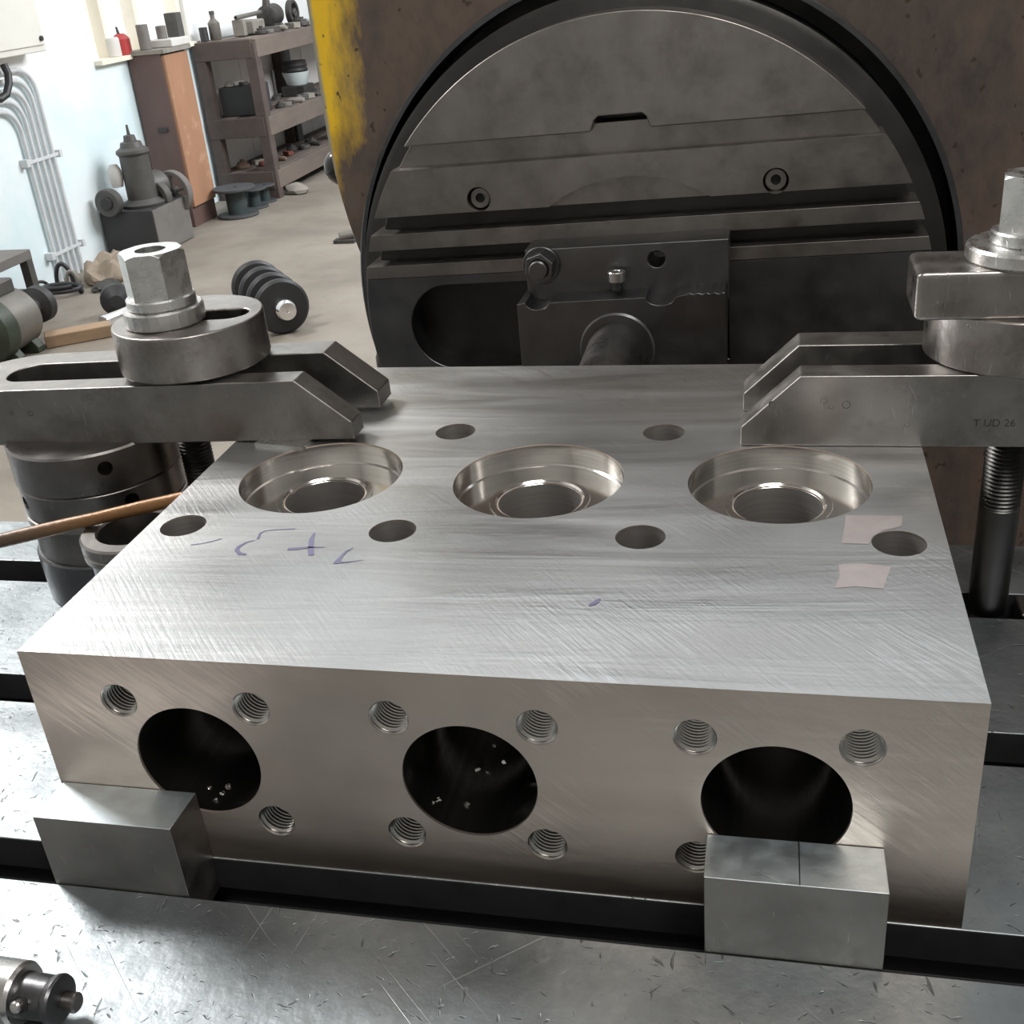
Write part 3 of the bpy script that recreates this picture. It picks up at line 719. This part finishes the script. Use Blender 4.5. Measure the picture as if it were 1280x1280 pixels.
# conduits that bend out from under the panel and drop down the wall
for i in range(5):
    y = 4.915-.052*i; r = .012; zt = .115-.042*i; WP = WX+.008
    pts = [(WP+r, 4.30, zt+.02), (WP+r, y-.12, zt+.012)]+[(WP+r, y-.12+.12*math.sin(a), zt-.11+.12*math.cos(a)) for a in [PI/2*k/8 for k in range(9)]]+[(WP+r, y, -.5), (WP+r, y, FZ+.0)]
    bm = B(); tube(bm, pts, r, 12)
    tag(obj('conduit_pipe', bm, 'conduit'), ['grey conduit pipe with the highest bend, on the grinder side of the row', 'second conduit pipe in the row counted from the grinder', 'middle conduit pipe of the five bending down the white wall', 'fourth conduit pipe in the row counted from the grinder', 'grey conduit pipe with the lowest bend, farthest from the grinder'][i], 'conduit', 'conduit pipes on the white wall')
for zc in (-.295, -.76):
    b = thing('pipe_bracket', ('thin bracket strap across the conduits at mid height', 'thin bracket strap across the conduits near the floor')[zc < -.5], 'bracket', (WX, 4.81, zc))
    bm = B(); box(bm, WX+.030, WX+.035, 4.66, 4.96, zc-.008, zc+.008); obj('bracket_strap', bm, 'conduit', b)
    for y in (4.665, 4.955):
        bm = B(); box(bm, WX, WX+.042, y-.012, y+.012, zc-.018, zc+.018); obj('bracket_end', bm, 'conduit', b)
q = [wal(4, 80, .06), wal(10, 92, .07), wal(11, 105, .08), wal(8, 118, .075), wal(0, 124, .065), wal(-12, 122, .055)]
bm = B(); tube(bm, q, .018, 10); tag(obj('black_cable', bm, 'black_rubber'), 'thick black cable hanging in a loop under the electrical panel', 'cable')

# cabinet
cb_ = thing('cabinet', 'narrow brown and orange wooden cabinet standing against the wall beside the window', 'cabinet', (-3.1, 6.0, FZ))
bm = B(); box(bm, -3.235, -3.03, 5.867, 6.17, FZ, .085); obj('cabinet_body', bm, 'brown_board', cb_, bevel=.003)
bm = B(); box(bm, -3.031, -3.012, 5.875, 6.165, FZ+.12, .075); obj('cabinet_front', bm, 'orange_ply', cb_, bevel=.002)
bm = B(); box(bm, -3.245, -2.995, 5.85, 6.19, .085, .11); obj('cabinet_top', bm, 'dusty', cb_, bevel=.003)
bm = B(); box(bm, -3.14, -3.08, 5.852, 5.868, -.34, -.315); obj('handle', bm, 'machine_black', cb_, bevel=.004)
bm = B(); box(bm, WX, WX+.05, 6.33, 6.42, FZ, .06)
tag(obj('pale_post', bm, 'wall_blue', bevel=.004), 'pale blue upright post between the cabinet and the wooden shelf', 'post')
# things on the cabinet and on the window sill
bm = B(); ccyl(bm, (-3.12, 5.89, .110), (-3.12, 5.89, .245), .034, .004, 20); tag(obj('grey_cylinder', bm, 'machine_dust'), 'lone grey metal cylinder on the cabinet corner', 'cylinder')
bm = B(); ccyl(bm, (-3.08, 6.03, .155), (-3.08, 6.03, .225), .030, .004, 20); tag(obj('grey_cylinder', bm, 'machine_dust'), 'squat grey metal cylinder on the pale folded packet', 'cylinder')
bm = B(); box(bm, -3.09, -3.01, 6.11, 6.18, .1545, .285); tag(obj('dark_block', bm, 'machine_grey', bevel=.006), 'tall dark block standing on the pale packet on the cabinet', 'metal block')
bm = B(); box(bm, -3.16, -2.99, 5.96, 6.185, .110, .155); tag(obj('paper_packet', bm, 'paper', bevel=.008), 'pale folded packet lying on the cabinet top', 'packet')
can = thing('red_can', 'small red can with a spout on the window sill', 'can', (WX-.02, 5.93, .094))
bm = B(); lathe(bm, [(0, .045), (.005, .05), (.085, .05), (.11, .03), (.115, .018)], (WX, 5.86, .094), (0, 0, 1), 24); obj('can_body', bm, 'red_plastic', can)
bm = B(); cyl(bm, (WX, 5.85, .20), (WX, 5.84, .245), .010, .006, 12); obj('spout', bm, 'machine_grey', can)
bm = B(); lathe(bm, [(0, .038), (.004, .042), (.09, .042), (.1, .036)], (WX-.01, 5.775+.0, .094), (0, 0, 1), 20); tag(obj('cream_jar', bm, 'paper'), 'cream jar beside the small red can on the window sill', 'jar')

# wooden shelf unit
sh = thing('wooden_shelf', 'old dark wooden shelf unit loaded with scrap parts against the wall', 'shelf', (-3.0, 7.4, FZ))
X0, X1, Y0, Y1 = -3.22, -2.80, 6.643, 9.0
for x, y in [(X1-.07, Y0), (X0, Y0), (X1-.07, 7.86), (X0, 7.86), (X1-.07, Y1-.08), (X0, Y1-.08)]:
    bm = B(); box(bm, x, x+.07, y, y+.08, FZ, .065); obj('post', bm, 'old_wood', sh, bevel=.004)
for zt, th in ((-.745, .115), (-.405, .12), (.062, .11)):
    bm = B(); box(bm, X1-.035, X1+.004, Y0+.03, Y1, zt-th+.02, zt+.02); obj('front_rail', bm, 'pale_wood', sh, bevel=.004)
    bm = B(); box(bm, X0, X1-.02, Y0-.004, Y0+.05, zt-th+.02, zt+.02); obj('end_rail', bm, 'old_wood', sh, bevel=.004)
    nb = 4
    for k in range(nb):
        a = X0+.005+(X1-X0-.03)*k/nb; bm = B(); box(bm, a, a+(X1-X0-.03)/nb-.006, Y0+.01, Y1, zt-.005+.003*(k % 2), zt+.022+.003*(k % 2)); obj('shelf_board', bm, 'pale_wood' if k % 2 else 'old_wood', sh, bevel=.002)
for k in range(4):
    a = Y0+.09+k*.57; bm = B(); box(bm, X0-.02, X0-.008, a, a+.563, FZ+.1, .04); obj('back_board', bm, 'grey_board', sh, bevel=.002)
# loads on the shelves: each bit its own thing
KINDS = [('turned_part', 'stepped turned part'), ('metal_ring', 'thick metal ring'), ('metal_billet', 'square metal billet'), ('short_shaft', 'short stepped shaft')]
TONE = {'scrap_dark': 'black oily', 'machine_dust': 'dusty brown-grey', 'machine_grey': 'dark grey', 'dusty': 'pale dusty', 'scrap_brown': 'brown', 'rust_red': 'rusty red', 'paper': 'whitish'}
def bits(n, zb, xr, yr, size, group, where, mats):
    for i in range(n):
        y = yr[0]+(yr[1]-yr[0])*(i+.5)/n; r = min(random.uniform(*size), (yr[1]-yr[0])/n*.62); k = i % 4
        x = xr[0]+(xr[1]-xr[0])*((i*.618) % 1)
        bm = B()
        if k == 0: lathe(bm, [(0, r*.8), (r*.1, r), (r*.5, r), (r*.6, r*.7), (r*.9, r*.7), (r*.9, r*.3), (r*1.2, r*.3)], (x, y, zb), (0, 0, 1), 18)
        elif k == 1: annulus(bm, (x, y, zb), (0, 0, 1), r*.5, r, r*.7, r*.08, 20)
        elif k == 2:
            box(bm, x-r, x+r, y-r*.6, y+r*.6, zb, zb+r*.7); xform(bm, about(Vector((x, y, zb)), 'Z', random.uniform(-1, 1)))
        else:
            a = random.uniform(-.4, .4); dv = Vector((math.cos(a), math.sin(a), 0))*r*1.2; c0 = Vector((x, y, zb+r*.35)); lathe(bm, [(0, r*.2), (.02, r*.35), (2*r, r*.35), (2*r+.02, r*.2), (2.4*r, r*.2)], c0-dv, dv, 14)
        mt_ = mats[(i+i//4) % len(mats)]
        o = obj(KINDS[k][0], bm, mt_, bevel=.002)
        tag(o, TONE[mt_]+' '+KINDS[k][1]+' '+where, 'scrap part', group)
SD = ['scrap_dark', 'machine_dust', 'machine_grey', 'dusty']
bits(9, -.3798, (-2.875, -2.85), (7.02, 7.75), (.032, .055), 'scrap parts on the middle shelf', 'lying along the middle shelf board', SD)
bits(7, -.720, (-3.1, -2.9), (6.76, 7.3), (.03, .05), 'rusty pieces on the bottom shelf', 'lying on the bottom shelf board', ['scrap_brown', 'rust_red', 'dusty'])
bits(6, -.720, (-3.0, -2.88), (7.4, 7.8), (.05, .085), 'dark parts on the bottom shelf', 'at the far end of the bottom shelf', ['scrap_dark', 'machine_grey'])
bits(10, .0885, (-2.885, -2.85), (6.95, 7.75), (.028, .055), 'scrap parts on the shelf top', 'lying on the top of the wooden shelf', SD)
# larger, recognisable pieces on the shelf
bm = B(); box(bm, -3.14, -2.89, 6.73, 6.97, -.3795, -.20); tag(obj('dark_crate', bm, 'machine_black', bevel=.006), 'dark crate sitting in the end bay of the middle shelf', 'crate')
bits(4, -.20, (-3.08, -2.95), (6.75, 6.95), (.03, .04), 'parts piled on the dark crate', 'piled on top of the dark crate', ['dusty', 'scrap_dark', 'paper'])
p = P(371, 101, 'x', -3.03)
bw = thing('pale_basin', 'pale plastic basin holding a dark round tin on the middle shelf', 'basin', (p.x, p.y, -.33))
bm = B(); lathe(bm, [(0, .07), (.005, .075), (.09, .10), (.09, .094), (.01, .07), (.01, 0)], (p.x, p.y, -.31), (0, 0, 1), 28, cap=False); obj('basin_shell', bm, 'pale_plastic', bw)
bm = B(); lathe(bm, [(0, .085), (.012, .095), (.03, .085), (.045, .095), (.06, .085), (.075, .09), (.078, 0)], (p.x, p.y, -.222), (0, 0, 1), 28, cap=False); tag(obj('round_tin', bm, 'machine_black'), 'dark ribbed round tin sitting on the pale basin', 'tin')
bm = B(); box(bm, p.x-.09, p.x+.09, p.y-.10, p.y+.10, -.3795, -.31); tag(obj('metal_block', bm, 'scrap_dark', bevel=.008), 'dark metal block beneath the pale basin on the middle shelf', 'metal block')
for (u, zb, h_, lab) in [(357, -.38, .40, 'dark leaning board behind the pale basin'), (366, -.72, .30, 'dark leaning board at the back of the bottom shelf')]:
    p = P(u, 60 if zb > -.5 else 150, 'x', -3.17); bm = B(); xb = -3.19 if zb > -.5 else -3.1495; box(bm, xb, xb+.025, p.y-.05, p.y+.05, zb, zb+h_); tag(obj('leaning_board', bm, 'machine_black', bevel=.002), lab, 'board')
p = P(341, 95, 'x', -3.12)
hm = thing('hand_tool', 'slim dark hand tool standing upright on the middle shelf', 'hand tool', (p.x, p.y, -.38))
bm = B(); lathe(bm, [(0, .035), (.02, .035), (.03, .014), (.10, .012), (.18, .016), (.2, .010)], (p.x, p.y, -.380), (0, 0, 1), 16); obj('tool_shaft', bm, 'machine_grey', hm)
bm = B(); box(bm, p.x-.02, p.x+.02, p.y-.012, p.y+.06, -.36, -.345); obj('tool_arm', bm, 'machine_grey', hm, bevel=.002)
# shelf top
bt2 = thing('grey_bottle', 'grey bottle with narrow neck on the near end of the shelf top', 'bottle', (-3.1, 6.72, .09))
bm = B(); lathe(bm, [(0, .034), (.005, .037), (.10, .037), (.125, .015), (.15, .014)], (-3.10, 6.76, .088), (0, 0, 1), 24); obj('bottle_body', bm, 'motor_grey', bt2)
bm = B(); cyl(bm, (-3.10, 6.76, .236), (-3.10, 6.76, .258), .017, n=16); obj('bottle_cap', bm, 'machine_grey', bt2)
bm = B(); ccyl(bm, (-3.15, 6.70, .088), (-3.15, 6.70, .17), .027, .003, 18); tag(obj('black_tin', bm, 'machine_black'), 'small black tin beside the grey bottle on the shelf top', 'tin')
p = P(305, 12, 'x', -3.0); q = P(322, 8, 'x', -3.0)
bm = B(); box(bm, -3.10, -2.95, 7.03, 7.22, .088, .175); tag(obj('gear_case', bm, 'dusty', bevel=.012), 'dusty grey casting under the horizontal tube on the shelf top', 'casting')
bm = B(); annulus(bm, (-3.02, 6.93, .20), (.0, 1, 0.02), .008, .014, .40, .001, 18)
tag(obj('metal_tube', bm, 'motor_grey'), 'straight grey metal tube lying across the castings on the shelf top', 'tube')
bm = B(); box(bm, -3.06, -2.98, 6.94, 6.99, .088, .187); tag(obj('tube_prop', bm, 'dusty', bevel=.006), 'small dusty block propping up the grey tube', 'metal block')
tr = thing('motor_casting', 'dark motor casting with ribs lying on the shelf top', 'casting', (-2.98, 7.42, .09))
bm = B(); lathe(bm, [(0, .05), (.01, .07), (.16, .07), (.17, .05), (.22, .03)], (-3.0, 7.36, .175), (0, 1, .05), 24); obj('casing', bm, 'scrap_dark', tr)
bm = B(); box(bm, -3.06, -2.94, 7.37, 7.50, .088, .13); obj('casing_foot', bm, 'scrap_dark', tr, bevel=.006)
bm = B(); lathe(bm, [(0, .03), (.08, .02), (.085, .0)], (-3.0, 7.40, .23), (0, .2, 1), 16, cap=False); obj('casing_cap', bm, 'scrap_dark', tr)
wh = thing('pulley_wheel', 'dark spoked pulley wheel standing at the end of the shelf top', 'wheel', (-2.95, 7.72, .09))
wc = (-2.95, 7.72, .175)
bm = B(); annulus(bm, (-2.97, 7.72, .175), (1, 0, 0), .062, .086, .04, .004, 32); obj('rim', bm, 'scrap_dark', wh)
bm = B(); annulus(bm, (-2.97, 7.72, .175), (1, 0, 0), .010, .026, .045, .003, 20); obj('hub', bm, 'machine_grey', wh)
for k in range(4):
    a = PI*k/2+.4; dv = Vector((0, math.cos(a), math.sin(a))); bm = B(); cyl(bm, Vector((-2.95, 7.72, .175))+dv*.024, Vector((-2.95, 7.72, .175))+dv*.066, .008, n=10); obj('spoke', bm, 'scrap_dark', wh)

# grinding machine by the wall
gm = thing('old_grinder', 'old dusty grinding machine on a dark box base against the white wall', 'machine', (-3.07, 5.4, FZ))
bm = B(); box(bm, -3.235, -2.915, 5.20, 5.61, FZ, -.655); obj('base_box', bm, 'machine_black', gm, bevel=.006)
bm = B(); box(bm, -2.9155, -2.909, 5.205, 5.605, FZ+.005, -.66); obj('side_panel', bm, 'machine_dust', gm, bevel=.002)
cc = P(165, 259, 'z', -.65); cc = Vector((-3.04, 5.36, -.655))
bm = B(); lathe(bm, [(0, .115), (.015, .12), (.03, .095), (.04, .082), (.27, .078), (.285, .09), (.30, .088), (.315, .062), (.34, .055), (.345, .035), (.375, .03), (.38, .009), (.43, .006)], cc, (0, 0, 1), 32); obj('column', bm, 'machine_grey', gm)
wc = Vector((-3.14, 5.20, -.60))
bm = B(); annulus(bm, wc+Vector((0, -.05, 0)), (0, 1, 0), .035, .075, .05, .006, 32); obj('hand_wheel', bm, 'machine_grey', gm)
bm = B(); ccyl(bm, wc+Vector((0, -.065, 0)), wc+Vector((0, .06, 0)), .035, .004, 20); obj('wheel_hub', bm, 'machine_black', gm)
bm = B(); lathe(bm, [(0, .03), (.05, .04), (.09, .036), (.12, .02)], wc+Vector((.0, .10, .06)), (0, 0, 1), 16); obj('oil_cup', bm, 'paper', gm)
bm = B(); lathe(bm, [(0, .075), (.02, .085), (.10, .085), (.12, .06)], (-3.04, 5.42, -.575), (.25, 1, 0), 24); obj('gear_housing', bm, 'machine_grey', gm)
fc = P(214, 241, 'x', -2.98)
bm = B(); annulus(bm, fc, (.18, .98, 0), .098, .122, .045, .004, 40); fw = obj('fly_wheel', bm, 'machine_dust', gm)
bm = B(); annulus(bm, fc, (.18, .98, 0), .008, .03, .05, .003, 20); sub('fly_hub', bm, 'machine_grey', fw)
fa, fb, fd = frame_of((.18, .98, 0))
for k in range(5):
    a = 2*PI*k/5+.3; dv = fa*math.cos(a)+fb*math.sin(a); bm = B(); cyl(bm, fc+fd*.022+dv*.028, fc+fd*.022+dv*.101, .010, n=10); sub('spoke', bm, 'machine_dust', fw)
bm = B(); annulus(bm, fc-fd*.16, (.18, .98, 0), .07, .098, .05, .004, 36); obj('belt_guard', bm, 'machine_grey', gm)
bm = B(); cyl(bm, fc-fd*.24, fc+fd*.055, .014, n=14); obj('axle', bm, 'machine_grey', gm)

# cable reels
def reel(u, v, s, label, p=None):
    p = p or flr(u, v); t = thing('cable_reel', label, 'cable reel', tuple(p), 'empty cable reels by the shelf')
    bm = B(); annulus(bm, p, (0, 0, 1), .02, .135*s, .018*s, .003, 36); obj('bottom_flange', bm, 'reel_dark', t)
    bm = B(); lathe(bm, [(.016*s, .065*s), (.172*s, .065*s)], p, (0, 0, 1), 28); obj('core', bm, 'reel_core', t)
    bm = B(); annulus(bm, p+Vector((0, 0, .170*s)), (0, 0, 1), .02, .140*s, .018*s, .003, 36); obj('top_flange', bm, 'reel_dark', t)
reel(0, 0, .95, 'dark cable reel with wide flanges standing beside the cabinet foot', Vector((-2.872, 6.145, FZ)))
reel(0, 0, .66, 'smaller dark cable reel between the wide reel and the shelf end', Vector((-2.865, 6.380, FZ)))
reel(0, 0, .58, 'smallest dark cable reel at the foot of the shelf end rail', Vector((-2.870, 6.557, FZ)))

# spiked roller with black discs
bc, fc = P(322, 358, 'z', -.785), P(352, 383, 'z', -.785)
rl = thing('disc_roller', 'roller of black rubber discs on a bright steel shaft lying on the floor', 'roller', (fc.x, fc.y, FZ))
ax_ = (fc-bc).normalized()
for k in range(4):
    p = bc+(fc-bc)*(k/3); bm = B(); lathe(bm, [(-.022, .085), (-.018, .105), (-.008, .115), (.008, .115), (.018, .105), (.022, .085)], p, ax_, 40); obj('disc', bm, 'black_rubber', rl)
    if k < 3:
        q = bc+(fc-bc)*((k+.5)/3); bm = B(); lathe(bm, [(-.05, .062), (.05, .062)], q, ax_, 32); obj('spacer', bm, 'motor_grey', rl)
bm = B(); lathe(bm, [(0, .03), (.10, .046), (.105, .046)], bc-ax_*.12, ax_, 24); obj('shaft_end', bm, 'chrome', rl)
bm = B(); lathe(bm, [(0, .046), (.055, .046), (.075, .036), (.077, .006), (.070, 0)], fc+ax_*.02, ax_, 28, cap=False); obj('shaft_end', bm, 'chrome', rl)

# motor with green end shield, bench frame, plank and odds on the floor
mt = thing('electric_motor', 'grey electric motor with green end shield and pulley on the floor', 'motor', (-2.8, 3.7, FZ))
K = .80; dm = Vector((0, 1, 0)); mc = P(44, 386, 'z', FZ+.185*K)-dm*.36*K+Vector((-.03, 0, 0))
def mp(*prof): return [(u*K, r*K) for u, r in prof]
bm = B(); lathe(bm, mp((0, .145), (.01, .155), (.24, .155), (.28, .12), (.30, .07)), mc, dm, 40); obj('stator', bm, 'motor_grey', mt)
bm = B(); lathe(bm, mp((-.13, .05), (-.12, .12), (-.07, .165), (.0, .172), (.02, .172)), mc, dm, 40); obj('end_shield', bm, 'motor_green', mt)
bm = B(); lathe(bm, mp((.29, .05), (.33, .05), (.335, .065), (.36, .065), (.365, .05), (.40, .05), (.42, .098), (.47, .10), (.485, .085), (.485, 0)), mc, dm, 28, cap=False); obj('pulley', bm, 'machine_black', mt)
for y in (.0, .17):
    bm = B(); prism(bm, [(mc.x-.13*K, FZ), (mc.x+.13*K, FZ), (mc.x+.13*K, FZ+.03*K), (mc.x+.08*K, FZ+.10*K), (mc.x-.08*K, FZ+.10*K), (mc.x-.13*K, FZ+.03*K)], 'y', mc.y+y*K, mc.y+(y+.06)*K); obj('foot', bm, 'motor_green', mt, bevel=.006)
bm = B(); box(bm, mc.x-.06*K, mc.x+.06*K, mc.y+.06*K, mc.y+.22*K, mc.z+.14*K, mc.z+.215*K); obj('terminal_box', bm, 'machine_grey', mt, bevel=.01)
bf = thing('bench_frame', 'low grey steel bench frame standing behind the motor by the wall', 'bench frame', (-3.0, 3.9, FZ))
q = P(37, 311, 'x', -2.97); yb, zb = q.y, q.z
for x in (-3.20, -2.99):
    for y in (yb-.55, yb-.025):
        bm = B(); box(bm, x-.022, x+.022, y-.022, y+.022, FZ, zb-.04); obj('leg', bm, 'machine_grey', bf, bevel=.003)
bm = B(); box(bm, -3.23, -2.968, yb-.58, yb, zb-.045, zb); obj('top_plate', bm, 'machine_dust', bf, bevel=.004)
bm = B(); box(bm, -3.18, -3.01, yb-.53, yb-.05, FZ+.10, FZ+.125); obj('lower_shelf', bm, 'machine_grey', bf, bevel=.003)
a_, b_ = flr(59, 433), flr(141, 418)
dv = (b_-a_); nn = Vector((-dv.y, dv.x, 0)).normalized()*.045
bm = B(); lo = [a_-nn, b_-nn, b_+nn, a_+nn]; v0 = [bm.verts.new(p) for p in lo]; v1 = [bm.verts.new(p+Vector((0, 0, .055))) for p in lo]
bm.faces.new(v0); bm.faces.new(v1)
for i in range(4): bm.faces.new((v0[i], v0[(i+1) % 4], v1[(i+1) % 4], v1[i]))
tag(obj('wooden_plank', bm, 'plank', bevel=.006), 'worn wooden plank lying on the floor in front of the motor', 'plank')
e0 = flr(131, 412)+Vector((0, 0, .031)); e1 = flr(178, 392)+Vector((0, 0, .031))
bm = B(); ccyl(bm, e0, e1, .031, .003, 28); tag(obj('steel_round', bm, 'chrome'), 'short bright steel round bar lying on the floor behind the plank', 'steel bar')
p = flr(146, 395)
bm = B(); lathe(bm, [(-.04, .04), (-.03, .066), (-.01, .072), (.03, .072), (.045, .05), (.06, .03)], p+Vector((0, .03, .072)), (.5, -.8, 0), 28); tag(obj('black_wheel', bm, 'black_rubber'), 'small black wheel standing on the floor beside the bright round bar', 'buffer')  # a small black wheel with a tapered end
def arch(cx, cy, half, dx, dy, h, n=18):             # a loop standing up off the floor
    L = math.hypot(dx, dy)
    return [Vector((cx+dx/L*half*math.cos(PI*i/n), cy+dy/L*half*math.cos(PI*i/n), FZ+.011+h*math.sin(PI*i/n))) for i in range(n+1)]
def ring(cx, cy, rx_, ry_, turns, rise, n=30):       # turns lying on the floor, one on the other
    return [Vector((cx+rx_*math.cos(2*PI*i/n), cy+ry_*math.sin(2*PI*i/n), FZ+.011+rise*i/n)) for i in range(int(n*turns)+1)]
for pts, mat_, lab, r in [
        (arch(-3.135, 4.600, .040, .9, .4, .105), 'black_rubber', 'black cable loop standing up at the foot of the conduits', .011),
        (ring(-3.050, 4.445, .095, .058, 1.9, .021), 'black_rubber', 'flat coil of black cable lying on the floor below the conduits', .011),
        (arch(-3.195, 4.46, .070, .15, 1, .05), 'black_rubber', 'low black cable arc on the floor between the bench frame and the conduits', .008),
        (arch(-3.066, 4.562, .030, .9, .3, .075), 'dusty', 'pale dusty cable loop standing near the brown sack', .010)]:
    bm = B(); tube(bm, pts, r, 10); tag(obj('cable_coil', bm, mat_), lab, 'cable', 'loose cables by the wall')
p = Vector((-2.945, 4.765, FZ)); bm = B(); ico(bm, p+Vector((0, 0, .03)), .135, 4, .02, (1.0, 1.5, .55))
for v in bm.verts: v.co += Vector((0, 0, 1))*max(0, min(1, (v.co.z-FZ-.01)/.05))*(.022*math.sin(v.co.x*41+1.3*math.sin(v.co.y*23))+.015*math.sin(v.co.y*57+v.co.x*13))
for v in bm.verts: v.co.z = max(v.co.z, FZ)
tag(obj('sack_heap', bm, 'sack'), 'crumpled brown sack heaped on the floor against the grinder base', 'sack')
p = Vector((-2.87, 4.545, FZ)); bm = B(); ico(bm, p+Vector((0, 0, .01)), .075, 3, .12, (.8, 1.2, .4))
for v in bm.verts: v.co.z = max(v.co.z, FZ)
tag(obj('dark_lump', bm, 'scrap_dark'), 'low dark lump on the floor below the brown sack', 'rag')  # low dark lump at the edge of the sack
p = flr(432, 303); sp = thing('scrap_fitting', 'small bright scrap fitting on the floor beside the yellow headstock', 'scrap fitting', p)
bm = B(); ccyl(bm, p+Vector((-.03, 0, .03)), p+Vector((.05, .02, .04)), .026, .004, 18); obj('fitting_body', bm, 'motor_grey', sp)
bm = B(); box(bm, p.x-.06, p.x+.06, p.y-.03, p.y+.03, FZ, FZ+.02); obj('fitting_plate', bm, 'scrap_dark', sp, bevel=.003)
p = flr(372, 242); bm = B(); ico(bm, p+Vector((0, 0, .03)), .06, 2, .15, (1.4, 1, .7))
for v in bm.verts: v.co.z = max(v.co.z, FZ)
tag(obj('stone_lump', bm, 'dusty'), 'rough pale lump on the floor under the bottom shelf rail', 'stone')

for o in C.objects:
    if '_o' in o: del o['_o']
